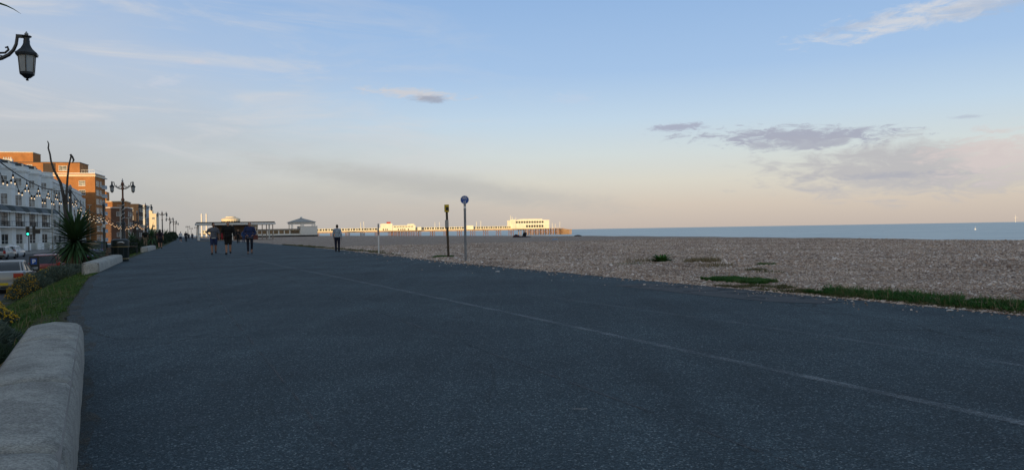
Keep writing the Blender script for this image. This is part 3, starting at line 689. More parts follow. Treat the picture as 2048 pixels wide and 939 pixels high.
# ------------------------------------------------------------------ lido on the beach
LY = 280.0; lc = P(606, 468, LY); M['lidowin'] = mat('warm cafe glass', (0.20, 0.13, 0.075), 0.3, 0.3, 0.7)
li = thing('lido', 'white lido with long low wing and square pavilion under a hipped grey roof', 'building', (lc.x, lc.y, 0.25), R(22))
sc_ = LY / FPX
def lx(px): return (px - 606) * sc_
MB().box(lx(520), lx(634), -2, 12, -1.5, 0.35).build('terrace_base', 'darkwood', li)
MB().box(lx(515), lx(601), 0, 10, 0.35, 2.35).build('cafe_wall', 'trim', li)
r = MB().box(lx(513), lx(604), -.5, 10.4, 2.35, 2.7).build('cafe_roof', 'paving', li)
x = lx(518)
while x < lx(596):
    w = 1.7 if x < lx(575) else 3.4
    f = MB().box(x, x + .1, -.08, -.01, .95, 2.15).box(x + w - .1, x + w, -.08, -.01, .95, 2.15).box(x, x + w, -.08, -.01, 2.15, 2.24).box(x, x + w, -.08, -.01, .86, .95).build('window', 'trim', li)
    MB().box(x + .1, x + w - .1, -.04, -.012, .95, 2.15).build('pane', 'lidowin' if x < lx(577) else 'glass', f); x += w + .22
MB().box(lx(601), lx(634), -.6, 10, -.2, 3.45).box(lx(600.5), lx(634.5), -.7, 10.1, 3.45, 3.62).build('pavilion_wall', 'white', li)
for px in (584, 586.5, 602, 604, 606, 608, 628, 630): MB().box(lx(px) - .12, lx(px) + .12, .2, .45, 2.7, 4.6).build('column', 'white', li)
for px in (584, 630): MB().box(lx(px) - .12, lx(px) + .12, 8.0, 8.25, 2.7, 4.6).build('column', 'white', li)
fr = MB().box(lx(581.5), lx(630), 0, 8.4, 4.35, 5.0).build('frieze', 'white', li)
x0, x1 = lx(579.5), lx(632); cx = (x0 + x1) / 2
hr = MB().loft([[(x0, -.5, 5.0), (x1, -.5, 5.0), (x1, 8.9, 5.0), (x0, 8.9, 5.0)], [(x0, -.5, 5.12), (x1, -.5, 5.12), (x1, 8.9, 5.12), (x0, 8.9, 5.12)], [(cx - .5, 3.9, 6.55), (cx + .5, 3.9, 6.55), (cx + .5, 4.6, 6.55), (cx - .5, 4.6, 6.55)]]).build('hipped_roof', 'slate', li)
hr.data.materials[0] = mat('lido lead roof', (0.33, 0.325, 0.31), 0.7, 0.12, 0.6)
MB().lathe([(.35, 6.5), (.3, 6.8), (.55, 6.85), (.4, 7.0), (.08, 7.1)], 8, (cx, 4.25, 0)).build('roof_vent', 'white', hr)

# ------------------------------------------------------------------ pier
PU = 640.0; DECK = 2.3
M['pierwhite'] = mat('cream pier paint', (0.84, 0.80, 0.62), 0.7, 0.08, 0.3)
M['pierdeck'] = mat('pier timber', (0.40, 0.26, 0.15), 0.85, 0.2, 0.4)
M['pile'] = mat('rusty pile', (0.22, 0.11, 0.06), 0.85, 0.25, 0.6)
M['pierred'] = mat('red roof sign', (0.45, 0.06, 0.04), 0.6, 0.1, 1)
pier = thing('pier', 'long sunlit cream seaside pier on iron piles running out over the sea', 'pier', PF(PU, 0, 0), RZP)   # local x = seaward (v)
def pv(px):                                 # seaward coordinate on the pier's near side that shows at this column
    r = (px - 1024) / FPX; U = PU
    return U * (math.sin(AZP) + r * math.cos(AZP)) / (math.cos(AZP) - r * math.sin(AZP))
VE = pv(1134)
MB().box(20, pv(1050), -3.2, 3.2, DECK - .45, DECK).build('deck', 'pierdeck', pier)
MB().box(pv(757), pv(833), -7.5, 7.5, DECK - .45, DECK + .002).build('deck', 'pierdeck', pier)
MB().box(pv(1022), pv(1118), -10, 10, DECK - .45, DECK + .004).build('deck', 'pierdeck', pier)
MB().box(20, pv(1050), -3.35, -3.2, DECK - 1.0, DECK - .1).box(20, pv(1050), 3.2, 3.35, DECK - 1.0, DECK - .1).build('girder', 'pierdeck', pier)
rail = MB()
for z in (DECK + .5, DECK + 1.05): rail.box(20, pv(1115), -3.14, -3.08, z, z + .07)
rail.build('railing', 'pierwhite', pier)
# glazed wind screen down the middle, one bay at a time
bay = MB(); bl = 4.6
bay.box(0, bl, -.06, .06, 0, .75).box(0, bl, -.14, .14, 2.3, 2.55).box(0, .7, -.07, .07, .75, 2.3).box(bl / 2 - .3, bl / 2 + .3, -.07, .07, .75, 2.3)
bm_ = bay.mesh('screen_bay', 'pierwhite'); pm_ = MB().box(.7, bl, -.02, .02, .75, 2.3).mesh('pane', 'glass')
v = 22.0
while v < pv(1018):
    skip = pv(758) < v + bl and v < pv(832) or pv(930) < v + bl and v < pv(946)
    if not skip:
        o = link('screen_bay', bm_, pier); o.location = (v, 0, DECK); link('pane', pm_, o)
    v += bl
def ppv(name, px0, px1, y0, y1, z0, z1, m, par=pier): return MB().box(pv(px0), pv(px1), y0, y1, z0, z1).build(name, m, par)
def zy(px, y, Y): return CAM_H + (horizon_y(px) - y) * Y / FPX
# amusement pavilion half way along
am = ppv('amusement_hall', 781, 827, -6, 6, DECK, DECK + 4.2, 'pierwhite'); ppv('roof_parapet', 781.2, 827, -6.1, 6.1, DECK + 4.2, DECK + 4.5, 'pierwhite', am)
ppv('entrance_block', 765, 781, -6.5, 6.5, DECK, DECK + 6.1, 'pierwhite'); ppv('side_block', 758, 765, -6, 6, DECK, DECK + 2.6, 'pierwhite')
ppv('roof_sign', 774, 781, -1, 1, DECK + 6.1, DECK + 7.6, 'pierred'); ppv('stair_turret', 818, 826, -4, 4, DECK + 4.5, DECK + 5.6, 'pierwhite')
for k in range(7):
    a = 784 + k * 5.7; f = ppv('window', a, a + 4.2, -6.1, -6.02, DECK + 3.1, DECK + 3.7, 'glass')
for px in (792, 797, 801, 805, 812): ppv('window', px, px + 2, -6.1, -6.02, DECK + .3, DECK + 1.6, 'glass')
for px in (762, 767, 770): ppv('window', px, px + 1.6, -6.6, -6.52, DECK + .4, DECK + 1.8, 'glass')
ppv('lobby_block', 833, 840, -4, 4, DECK, DECK + 2.8, 'pierwhite'); ppv('kiosk', 932.5, 944.5, -3, 3, DECK, DECK + 3.6, 'pierwhite')
# two-storey pavilion at the pier head
pb = ppv('head_pavilion', 1022, 1091, -8, 8, DECK, DECK + 7.6, 'pierwhite'); ppv('roof_deck', 1040, 1080, -5, 5, DECK + 7.6, DECK + 8.8, 'pierwhite', pb); ppv('cornice', 1021.5, 1091.5, -8.3, 8.3, DECK + 7.6, DECK + 7.85, 'trim', pb)
ppv('floor_band', 1021.6, 1091.4, -8.25, -8.0, DECK + 3.9, DECK + 4.15, 'trim', pb)
ppv('stair_tower', 1019.5, 1024, -8.6, -3, DECK, DECK + 8.6, 'pierwhite')
for k in range(11): ppv('window', 1025 + k * 5.1, 1028.6 + k * 5.1, -8.12, -8.02, DECK + 5.1, DECK + 6.8, 'glass')
for k in range(7): ppv('window', 1045 + k * 5.1, 1048.6 + k * 5.1, -8.12, -8.02, DECK + 1.2, DECK + 3.2, 'glass')
for px, hgt in ((1019, 12.5), (1022.5, 11), (1029.6, 10.5), (951, 7), (959.6, 7.5), (868, 7), (877, 7), (720, 7.5), (726.5, 8), (1102, 5), (1108, 4), (1117, 6)):
    MB().tube([(pv(px), -3, DECK), (pv(px), -3, DECK + hgt)], .16, 5).build('flag_mast', 'pierwhite', pier)
# piles
pm = MB().lathe([(.2, -8), (.2, DECK - .45)], 7).mesh('pile', 'pile'); pm2 = MB().box(-.26, .26, -.26, .26, -8, DECK - .45).mesh('timber_pile', 'pierdeck')
br = MB().tube([(0, -2.8, DECK - .6), (0, 2.8, -3.0)], .09, 5).tube([(0, 2.8, DECK - .6), (0, -2.8, -3.0)], .09, 5).mesh('cross_brace', 'pile')
v = 34.0
while v < pv(1040):
    dense = pv(760) < v < pv(832)
    for dx in ((0,) if dense else (0, 2.2)):
        for y in ((-6.8, -2.8, 2.8, 6.8) if dense else (-2.8, 2.8)):
            o = link('pile', pm, pier); o.location = (v + dx, y, 0)
        o = link('cross_brace', br, pier); o.location = (v + dx, 0, 0)
    v += 3.0 if dense else 12.5
v = pv(1046); k = 0
bh = MB().tube([(0, -9.6, DECK - .6), (5.2, -9.6, -3.0)], .16, 5).tube([(5.2, -9.6, DECK - .6), (0, -9.6, -3.0)], .16, 5).box(0, 5.2, -9.75, -9.45, -1.1, -.7).mesh('timber_brace', 'pile')
while v < pv(1118):
    for y in (-9.6, -4.5, 4.5, 9.6): o = link('timber_pile', pm2, pier); o.location = (v, y, 0)
    if v + 5.2 < pv(1120): o = link('timber_brace', bh, pier); o.location = (v, 0, 0)
    v += 5.2
for k in range(8):
    for y in (-9.6, -5, 0, 5): o = link('timber_pile', pm2, pier); o.location = (pv(1119 + k * 2.0), y, -0.15 * k)
MB().box(pv(1118), pv(1134), -9.9, -9.3, .6, 1.1).build('fender_beam', 'pierdeck', pier)
# theatre at the landward end, mast pair beside the promenade
th = thing('pier_theatre', 'low domed theatre roof glowing in the sun behind the beach shelter', 'building', (P(462, 470, 620).x, 620, 0), R(20))
k = 620 / FPX
MB().box(-26 * k, 26 * k, -6, 30, -1, 9.0).build('wall', 'pierwhite', th)
MB().lathe([(18 * k, 9.0), (18 * k, 13.6), (19.5 * k, 13.8), (17 * k, 14.5), (10 * k, 15.4), (9.5 * k, 16.0), (4 * k, 16.3), (.3, 16.4)], 20, (0, 12, 0)).build('dome', 'cream', th)
for i in range(12):
    a = math.pi + math.pi * (i + .5) / 12
    o = MB().box(-.7, .7, -.08, .08, 10.4, 12.4).build('window', 'glass', th); o.location = (18 * k * math.cos(a) * .998, 12 + 18 * k * math.sin(a) * .998, 0); o.rotation_euler = (0, 0, a + math.pi / 2)
M['lampdark'] = mat('dark lamp paint', (0.010, 0.013, 0.018), 0.42, 0.2, 8, spec=0.5)
for px, lab in ((404, 'white mast, left one of a pair behind the beach shelter'), (413.5, 'white mast, right one of a pair behind the beach shelter')):
    b = P(px, 470, 380); m_ = thing('mast', lab, 'mast', (b.x, 380, 0), 0, 'white masts')
    MB().lathe([(.5, 0), (.42, 5), (.36, 11.6), (.1, 11.9)], 10).build('pole', 'white', m_); MB().lathe([(.8, -.5), (.8, .4), (.45, .6)], 10).build('base', 'paving', m_)
# ------------------------------------------------------------------ low concrete seat walls along the verge
def seat_wall(label, a, b, cuts, w=0.47, h=0.36, seed=0):
    """a, b: ground points of the seaward face; blocks between cuts (0..1)"""
    a = Vector(a); b = Vector(b); d = (b - a); L = d.length; t = d.normalized()
    rz = math.atan2(-t.x, t.y)
    o = thing('seat_wall', label, 'wall', (a.x, a.y, 0), rz)            # local y along, x to the sea side; face at x=0, back at x=-w
    rnd = random.Random(seed)
    prof = [(0.0, -0.25), (0.006, 0.0), (0.004, h * .72), (-.012, h * .88), (-.045, h * .965), (-.10, h), (-w * .5, h + .012), (-w + .10, h), (-w + .045, h * .965), (-w + .012, h * .87), (-w, h * .6), (-w, -0.9)]
    for y0, y1 in zip(cuts, cuts[1:]):
        y0 = y0 * L + .004; y1 = y1 * L - .004; n = max(3, int((y1 - y0) / .09)); rings = []
        for i in range(n + 1):
            y = y0 + (y1 - y0) * i / n; e = min(y - y0, y1 - y); k = 0.014 * math.exp(-e / .012)
            endr = 0
            if y1 > L - .01: endr = max(0, .09 - (y1 - y))
            if y0 < .01: endr = max(endr, max(0, .09 - (y - y0)))
            s = .09 - math.sqrt(max(0, .09 ** 2 - endr ** 2)) if endr > 0 else 0
            ring = []
            for j, (x, z) in enumerate(prof):
                q = mnoise.noise((x * 3 + seed * 9, y * 2.2, z * 3)) * .0035 + mnoise.noise((x * 14, y * 11, z * 11 + seed)) * .0035
                ring.append((x * (1 - k) + q + (-s if x > -w / 2 else s) * .8, y, z - (k + q * .6 + s * .7 if z > .05 else 0)))
            rings.append(ring[::-1])
        MB().loft(rings).build('coping_block', 'wallconc', o, smooth=85)
    MB().box(-w + .02, -.02, .05, L - .05, -.2, h - .03).build('mortar_core', 'paving', o)
    return o
n0 = G(167.6, 721.0); n1 = G(151.0, 939.0); dn = (n1 - n0).normalized()
nb = n0 + dn * 8.4
Ln = 8.4
seat_wall('near rounded concrete seat wall at the left edge of the promenade', (nb.x, nb.y, 0), (n0.x, n0.y, 0), [0, .17, .33, (Ln - 4.66) / Ln, (Ln - 3.15) / Ln, (Ln - 1.2) / Ln, 1.0], 0.43, 0.36, 1)
p0 = PF(27.4, le(27.4) - .02); p1 = PF(38.2, le(38.2) + .02)
seat_wall('rounded concrete seat wall before the litter bin, past the grass verge', (p0.x, p0.y, 0), (p1.x, p1.y, 0), [0, .16, .33, .5, .67, .84, 1.0], 0.5, 0.31, 2)
p0 = PF(61.5, le(61.5) - .05); p1 = PF(70, le(70) - .02)
seat_wall('short far concrete seat wall behind the iron bench', (p0.x, p0.y, 0), (p1.x, p1.y, 0), [0, .25, .5, .75, 1.0], 0.5, 0.34, 3)

# ------------------------------------------------------------------ promenade lamps
M['lampglass'] = mat('frosted lamp glass', (0.30, 0.32, 0.33), 0.35, 0.12, 5, spec=0.5)
M['copper'] = mat('dull red gilded trim', (0.16, 0.075, 0.05), 0.5, 0.3, 6)
M['silver'] = mat('weathered grey metal', (0.30, 0.31, 0.32), 0.5, 0.2, 8, metal=0.3)
def make_lamp():
    L = thing('street_lamp', 'x', 'street lamp')
    MB().lathe([(.21, -.4), (.21, .12), (.185, .16), (.185, .62), (.20, .66), (.15, .78), (.125, .95), (.115, 1.5), (.11, 1.92), (.15, 1.96), (.15, 2.02), (.11, 2.10)], 12).build('base', 'lampdark', L, smooth=True)
    sh_ = MB(); n = 20; rings = []
    for z, r in ((2.08, .088), (3.0, .082), (3.6, .078)):
        rings.append([(r * (1 if i % 2 else .88) * math.cos(2 * math.pi * i / n), r * (1 if i % 2 else .88) * math.sin(2 * math.pi * i / n), z) for i in range(n)])
    sh_.loft(rings).build('fluted_shaft', 'lampdark', L)
    MB().lathe([(.08, 3.55), (.115, 3.6), (.115, 3.66), (.075, 3.74), (.06, 3.8), (.056, 4.3), (.09, 4.36), (.10, 4.44), (.075, 4.5), (.06, 4.6), (.085, 4.68), (.11, 4.76), (.08, 4.82), (.04, 4.88)], 12).build('upper_shaft', 'copper', L, smooth=True)
    MB().lathe([(.03, 4.86), (.06, 4.92), (.065, 4.96), (.03, 5.0), (.012, 5.04), (.03, 5.06), (.004, 5.12)], 10).build('finial', 'silver', L, smooth=True)
    for s in (-1, 1):
        A = MB()
        A.tube([(s * x, 0, z) for x, z in ((.05, 4.40), (.17, 4.415), (.29, 4.45), (.39, 4.515), (.46, 4.60), (.50, 4.70), (.515, 4.80), (.52, 4.845))], [.035, .034, .032, .03, .028, .026, .025, .025], 7)
        A.box(min(s * .50, s * .66), max(s * .50, s * .66), -.028, .028, 4.815, 4.865)
        pts = [(.05, 4.74), (.10, 4.66), (.17, 4.58), (.26, 4.535), (.34, 4.545), (.39, 4.60), (.375, 4.645), (.34, 4.63)]
        A.tube([(s * x, 0, z) for x, z in pts], [.018] * 6 + [.022, .012], 6)
        A.tube([(s * x, 0, z) for x, z in ((.06, 4.60), (.14, 4.50), (.24, 4.46), (.30, 4.46))], .010, 5)
        A.tube([(s * x, 0, z) for x, z in ((.06, 4.66), (.13, 4.56), (.22, 4.50), (.30, 4.49))], .010, 5)
        A.lathe([(.0, -.02), (.032, 0), (.0, .02)], 8, (s * .16, 0, 4.375)); A.lathe([(.0, -.02), (.026, 0), (.0, .02)], 8, (s * .23, 0, 4.39))
        A.build('arm', 'lampdark', L, smooth=True)
        c = (s * .65, 0, 4.10)
        ln = MB(); n = 6; ph = math.pi / 6
        def ring(r, z): return [(c[0] + r * math.cos(2 * math.pi * i / n + ph), c[1] + r * math.sin(2 * math.pi * i / n + ph), c[2] + z) for i in range(n)]
        for i in range(6):      # glazing bars
            a = 2 * math.pi * i / n + ph
            ln.tube([(c[0] + .113 * math.cos(a), c[1] + .113 * math.sin(a), c[2] + .125), (c[0] + .138 * math.cos(a), c[1] + .138 * math.sin(a), c[2] + .435)], .010, 4)
        ln.loft([ring(.118, .10), ring(.122, .14), ring(.108, .14)][:2]); ln.loft([ring(.05, .045), ring(.112, .10)]); ln.loft([ring(.020, .0), ring(.026, .012), ring(.014, .03), ring(.05, .046)])
        f = ln.build('lantern', 'lampdark', L)
        rf = MB(); rf.loft([ring(.142, .415), ring(.178, .418), ring(.185, .455), ring(.150, .485), ring(.098, .535), ring(.066, .59), ring(.052, .63)])
        rf.lathe([(.05, .60), (.05, .67), (.044, .69), (.048, .725), (.075, .735), (.078, .752), (.05, .757)], 10, c)
        rf.build('roof', 'lampdark', f, smooth=True)
        MB().lathe([(.018, .757), (.030, .775), (.032, .79), (.015, .81), (.006, .83)], 8, c).build('finial', 'silver', f, smooth=True)
        for i in range(6):
            a0 = 2 * math.pi * i / n + ph; a1 = a0 + 2 * math.pi / n; p = []
            for (a, r, z) in ((a0, .111, .14), (a1, .111, .14), (a1, .135, .42), (a0, .135, .42)): p.append(Vector((c[0] + r * math.cos(a), c[1] + r * math.sin(a), c[2] + z)))
            nr = (p[1] - p[0]).cross(p[3] - p[0]).normalized() * .004
            MB().add([*p, *[q - nr for q in p]], [(0, 1, 2, 3), (7, 6, 5, 4), (0, 4, 5, 1), (1, 5, 6, 2), (2, 6, 7, 3), (3, 7, 4, 0)]).build('pane', 'lampglass', f)
    return L
lamp = make_lamp()
ll = P(61, 470, 13.0); l0 = Vector((ll.x, ll.y, 0)) - _pv * .65
lamp_spots = [((l0.x, l0.y, -.34), 'black lantern street lamp overhanging the top left corner of the photo')]
for px, Y, lb in ((247, 53, 'double-armed lantern lamp standing behind the litter bin, tallest in full view'),
                  (292, 92, 'second full double lantern lamp, in front of the pale blue building'),
                  (325, 122, 'third full double lantern lamp along the promenade edge'),
                  (340, 159, 'fourth full double lantern lamp along the promenade edge'),
                  (347.5, 190, 'fifth full double lantern lamp, in the receding cluster'),
                  (352, 222, 'sixth full double lantern lamp, last of the receding cluster'),
                  (376, 300, 'tiny far double lamp left of the beach shelter'),
                  (382.5, 380, 'smallest far double lamp between two others left of the shelter'),
                  (393, 335, 'far double lamp closest to the beach shelter column')):
    p = P(px, 470, Y); lamp_spots.append(((p.x, p.y, 0), lb))
for i, (p, lb) in enumerate(lamp_spots):
    o = lamp if i == 0 else dup(lamp)
    o.location = p; o.rotation_euler = (0, 0, RZP); tag(o, lb, 'street lamp', 'promenade lantern lamps')
    if i in (1, 2): MB().tube([(.093 * math.cos(k * .5), .093 * math.sin(k * .5), 2.15 + k * .0235) for k in range(60)], .014, 5).build('spiral_ribbon', 'white', o)

# ------------------------------------------------------------------ festoon poles, cables and bulbs
M['bulb'] = mat('lit bulb', (1.0, 0.85, 0.6), 0.3, 0, emis=(1.0, 0.70, 0.42), es=0.9)
M['bulbfar'] = mat('lit bulb amber', (1.0, 0.85, 0.6), 0.3, 0, emis=(1.0, 0.55, 0.25), es=0.85)
M['cable'] = mat('black cable', (0.010, 0.011, 0.013), 0.6, 0.1)
M['palepole'] = mat('pale painted pole', (0.42, 0.40, 0.36), 0.6, 0.15, 3)
FP = []
for i, (px, ytop, Y, z0, lb) in enumerate(((-50, 262, 23.0, -.9, 'black festoon pole beyond the left edge of the photo'), (140, 369, 45.0, -1.2, 'black festoon pole behind the spiky palm'),
                                         (207, 400, 63.0, -1.2, 'black festoon pole with a white band, before the brick flats'), (274, 421, 92.0, -1.2, 'black festoon pole beside the second double lamp'),
                                         (296, 432, 118.0, -1.2, 'small far black festoon pole past the second double lamp'))):
    t = P(px, ytop, Y); f = thing('festoon_pole', lb, 'pole', (t.x, t.y, z0), RZP, 'festoon poles'); H = t.z - z0
    MB().lathe([(.11, -.2), (.11, .9), (.085, 1.0), (.075, H - .5), (.11, H - .48), (.12, H - .40), (.08, H - .34)], 10).build('pole', 'lampdark', f, smooth=True)
    MB().lathe([(.03, H - .36), (.085, H - .30), (.10, H - .14), (.06, H - .05), (.02, H)], 8).build('cap', 'silver', f, smooth=True)
    MB().box(-.11, .11, -.12, -.10, H * .58, H * .58 + .26).build('notice', 'white', f)
    FP.append((t, H))
bulb_m = MB().lathe([(.004, -.034), (.017, -.028), (.024, -.012), (.024, .005), (.02, .026)], 8).mesh('bulb', 'bulb', True)
bulb_f = MB().lathe([(.004, -.045), (.024, -.038), (.034, -.018), (.034, .005), (.024, .028)], 6).mesh('bulb', 'bulbfar', True)
sock_m = MB().lathe([(.036, .025), (.04, .05), (.036, .11), (.015, .125)], 6).mesh('socket', 'cable', True)
def festoon(label, A, B, sag, nsw, drop, far=False):
    o = thing('festoon_lights', label, 'string lights', A, 0, 'festoon light strings'); D = B - A
    def main(t): return D * t - Vector((0, 0, 4 * sag * t * (1 - t)))
    MB().tube([main(i / 24) for i in range(25)], .022 if not far else .02, 5).build('cable', 'cable', o)
    for k in range(nsw):
        a = main(k / nsw); b = main((k + 1) / nsw); st = []
        for i in range(9): t = i / 8; st.append(a + (b - a) * t - Vector((0, 0, .10 + 4 * drop * t * (1 - t) * (0.85 + .3 * random.random() if 0 < i < 8 else 1))))
        MB().tube([a] + st + [b], .012, 4).build('swag', 'cable', o)
        for i in (0, 2, 4, 6) if far else (0, 1, 3, 5, 7):
            p = st[i] - Vector((0, 0, .125)); bo = link('bulb', bulb_f if far else bulb_m, o); bo.location = p; link('socket', sock_m, bo)
festoon('string of lit festoon bulbs crossing the white terrace at upper left', FP[0][0] - Vector((0, 0, .3)), FP[1][0] - Vector((0, 0, .3)), .55, 8, .50)
festoon('string of lit festoon bulbs between the palm pole and the banded pole', FP[1][0] - Vector((0, 0, .3)), FP[2][0] - Vector((0, 0, 1.0)), .6, 8, .45)
festoon('amber string of festoon bulbs behind the nearest full double lamp', FP[2][0] - Vector((0, 0, 1.15)), FP[3][0] - Vector((0, 0, 1.2)), .7, 10, .25, True)
festoon('short far amber string of festoon bulbs past the second double lamp', FP[3][0] - Vector((0, 0, 1.2)), FP[4][0] - Vector((0, 0, 1.0)), .6, 8, .25, True)

for px, ytop, yb, Y, lb in ((103, 378, 470, 120, 'pale thin street light pole in front of the white terrace end'), (179, 410, 480, 190, 'pale thin pole in front of the orange brick flats'),
                        (240, 411, 486, 150, 'pale thin pole just left of the nearest full double lamp'), (257, 436, 486, 150, 'short pale pole just right of the nearest full double lamp')):
    t = P(px, ytop, Y); o = thing('street_light', lb, 'street light', (t.x, t.y, ROAD_Z), RZP, 'pale road lights'); H = t.z - ROAD_Z
    MB().lathe([(.14, 0), (.14, 1.2), (.10, 1.3), (.075, H)], 8).build('pole', 'palepole', o, smooth=True)
    MB().box(-.5, .5, -.12, .12, H, H + .12).build('lamp_head', 'palepole', o, bevel=.04)

# ------------------------------------------------------------------ signs and posts on the beach edge
M['blue'] = mat('blue sign face', (0.012, 0.075, 0.33), 0.45, 0.05, 5)
M['signwhite'] = mat('sign white', (0.75, 0.77, 0.80), 0.5, 0.04, 5)
M['galv'] = mat('galvanised steel', (0.20, 0.215, 0.235), 0.5, 0.2, 9, metal=0.4)
M['oldwood'] = mat('dark weathered wood', (0.065, 0.050, 0.036), 0.9, 0.3, 9, 0.4, 60)
M['yellow'] = mat('yellow plastic', (0.55, 0.38, 0.02), 0.5, 0.1, 6)
b = G(931.5, 524.0); s_ = thing('cycle_path_sign', 'tall grey post with round blue cycle and pedestrian sign', 'sign', (b.x, b.y, 0), R(2))
H = P(928.5, 391, b.y).z
MB().lathe([(.042, -.3), (.042, H - .28), (.038, H - .03), (.0, H - .02)], 12).build('post', 'galv', s_, smooth=True)
dz = H - .15
dsk = MB(); n = 32; dsk.loft([[(.15 * math.cos(2 * math.pi * i / n), y, dz + .15 * math.sin(2 * math.pi * i / n)) for i in range(n)] for y in (-.048, -.060)][::-1]); d_ = dsk.build('sign_disc', 'blue', s_)
rim = MB(); ri_ = []
rim.tube([(.143 * math.cos(2 * math.pi * i / 32), -.062, dz + .143 * math.sin(2 * math.pi * i / 32)) for i in range(33)], .006, 5); rim.build('rim', 'signwhite', d_)
bk = MB()
for cx in (-.045, .045): bk.tube([(cx + .032 * math.cos(2 * math.pi * i / 14), -.063, dz + .045 + .032 * math.sin(2 * math.pi * i / 14)) for i in range(15)], .0055, 4)
bk.tube([(-.045, -.063, dz + .045), (-.02, -.063, dz + .09), (.03, -.063, dz + .09), (.045, -.063, dz + .045)], .006, 4); bk.tube([(-.02, -.063, dz + .09), (0, -.063, dz + .05), (.03, -.063, dz + .09)], .006, 4); bk.tube([(-.03, -.063, dz + .105), (-.01, -.063, dz + .105)], .006, 4); bk.tube([(.03, -.063, dz + .09), (.028, -.063, dz + .108), (.04, -.063, dz + .112)], .006, 4)
bk.build('cycle_symbol', 'signwhite', d_)
ped = MB()
for cx, sc in ((.018, 1.0), (-.03, .7)):
    z = dz - .115
    ped.tube([(cx - .012 * sc, -.063, z), (cx, -.063, z + .045 * sc), (cx, -.063, z + .085 * sc)], [.006, .009, .011 * sc], 5); ped.tube([(cx + .012 * sc, -.063, z), (cx, -.063, z + .045 * sc)], .007, 5)
    ped.lathe([(0, -.011), (.011 * sc, 0), (0, .011)], 8, (cx, -.063, z + .105 * sc))
ped.build('pedestrian_symbol', 'signwhite', d_)
for z in (dz - .05, dz + .05, dz - .34): MB().lathe([(.048, z - .018), (.048, z + .018)], 12).build('clamp', 'silver', s_)
MB().box(-.035, .035, -.047, -.044, dz - .30, dz - .22).build('sticker', 'signwhite', s_)

b = G(897, 516.5); s_ = thing('notice_post', 'dark wooden post with yellow box on top and small white notice', 'post', (b.x, b.y, 0), R(14))
H = P(894, 409, b.y).z
o = MB().box(-.042, .042, -.042, .042, -.3, H - .01).build('post', 'oldwood', s_, bevel=.006); o.rotation_euler = (0, R(-1.2), 0)
MB().box(-.145, .035, -.14, -.046, H - .30, H).build('yellow_box', 'yellow', s_, bevel=.012)
MB().box(-.10, .02, -.146, -.141, H - .24, H - .10).build('box_label', 'darkwood', s_)
MB().box(-.125, .02, -.052, -.044, H - .92, H - .62).build('notice', 'silver', s_)
b = G(757.5, 507); s_ = thing('slim_post', 'slim white post with dark top at the edge of the shingle', 'post', (b.x, b.y, 0), 0)
H = P(756.5, 447, b.y).z
MB().lathe([(.034, -.2), (.034, H * .62)], 8).build('white_shaft', 'white', s_, smooth=True); MB().lathe([(.036, H * .62), (.036, H - .01), (.01, H)], 8).build('dark_top', 'galv', s_, smooth=True)

# ------------------------------------------------------------------ parking machine, traffic light
M['black'] = mat('black plastic', (0.012, 0.013, 0.015), 0.4, 0.2, 5, spec=0.5)
t = P(68.5, 511, 41); pm_o = thing('parking_machine', 'black parking ticket machine with blue P sign beside silver car', 'parking machine', (t.x, t.y, ROAD_Z), R(30)); H = t.z - ROAD_Z
MB().box(-.23, .23, -.16, .16, 0, H).build('cabinet', 'black', pm_o, bevel=.03)
pn = MB().box(-.16, .12, -.168, -.161, H - .46, H - .14).build('sign_panel', 'blue', pm_o); letterP = MB(); letterP.box(-.085, -.04, -.174, -.168, H - .41, H - .19)
for i in range(8):
    a0 = -math.pi / 2 + math.pi * i / 8; a1 = a0 + math.pi / 8; q = []
    for y in (-.174, -.168):
        for a, r_ in ((a0, .03), (a0, .072), (a1, .072), (a1, .03)): q.append((-.005 + r_ * math.cos(a), y, H - .262 + r_ * math.sin(a)))
    letterP.add(q, [(0, 1, 2, 3), (7, 6, 5, 4), (1, 5, 6, 2), (0, 3, 7, 4)])
letterP.box(-.042, -.003, -.174, -.168, H - .334, H - .292); letterP.box(-.042, -.003, -.174, -.168, H - .232, H - .19); letterP.build('letter_p', 'signwhite', pn)
MB().box(-.10, .06, -.168, -.161, H - .68, H - .60).build('screen', 'galv', pm_o); MB().box(-.06, .08, -.170, -.161, H - .90, H - .80).build('coin_slot', 'silver', pm_o); MB().box(-.1, .1, -.168, -.161, H - 1.14, H - 1.0).build('ticket_tray', 'galv', pm_o)
t = P(57, 453, 131); tl = thing('traffic_light', 'black traffic light showing green before the white terrace', 'traffic light', (t.x, t.y, Z0), R(30)); H = t.z - Z0
MB().lathe([(.07, 0), (.07, H - .2)], 8).build('pole', 'black', tl)
hd = MB().box(-.36, .12, -.30, -.08, H - 1.55, H).build('signal_head', 'black', tl, bevel=.03); MB().box(-.42, .18, -.09, -.06, H - 1.62, H + .07).build('backing_board', 'silver', tl)
M['green'] = mat('green signal', (0.05, 0.6, 0.4), 0.3, 0, emis=(0.03, 1.0, 0.62), es=3.0); M['lensoff'] = mat('unlit signal lens', (0.03, 0.012, 0.01), 0.3, 0.1)
for k, m_ in enumerate(('lensoff', 'lensoff', 'green')):
    MB().lathe([(.0, -.02), (.17, -.01), (.17, .02), (0, .03)], 12).build('lens', m_, hd); o = hd.children[-1]; o.location = (-.12, -.31, H - .28 - k * .48); o.rotation_euler = (R(90), 0, 0)
h2 = MB().box(.55, 1.0, -.2, .1, H - 1.5, H + .12).build('rear_signal_head', 'black', tl, bevel=.03); MB().box(.12, .6, -.05, .05, H - .9, H - .8).build('bracket', 'black', tl); MB().box(1.0, 1.7, -.06, .06, H - 1.2, H - .5).build('hood', 'black', tl)

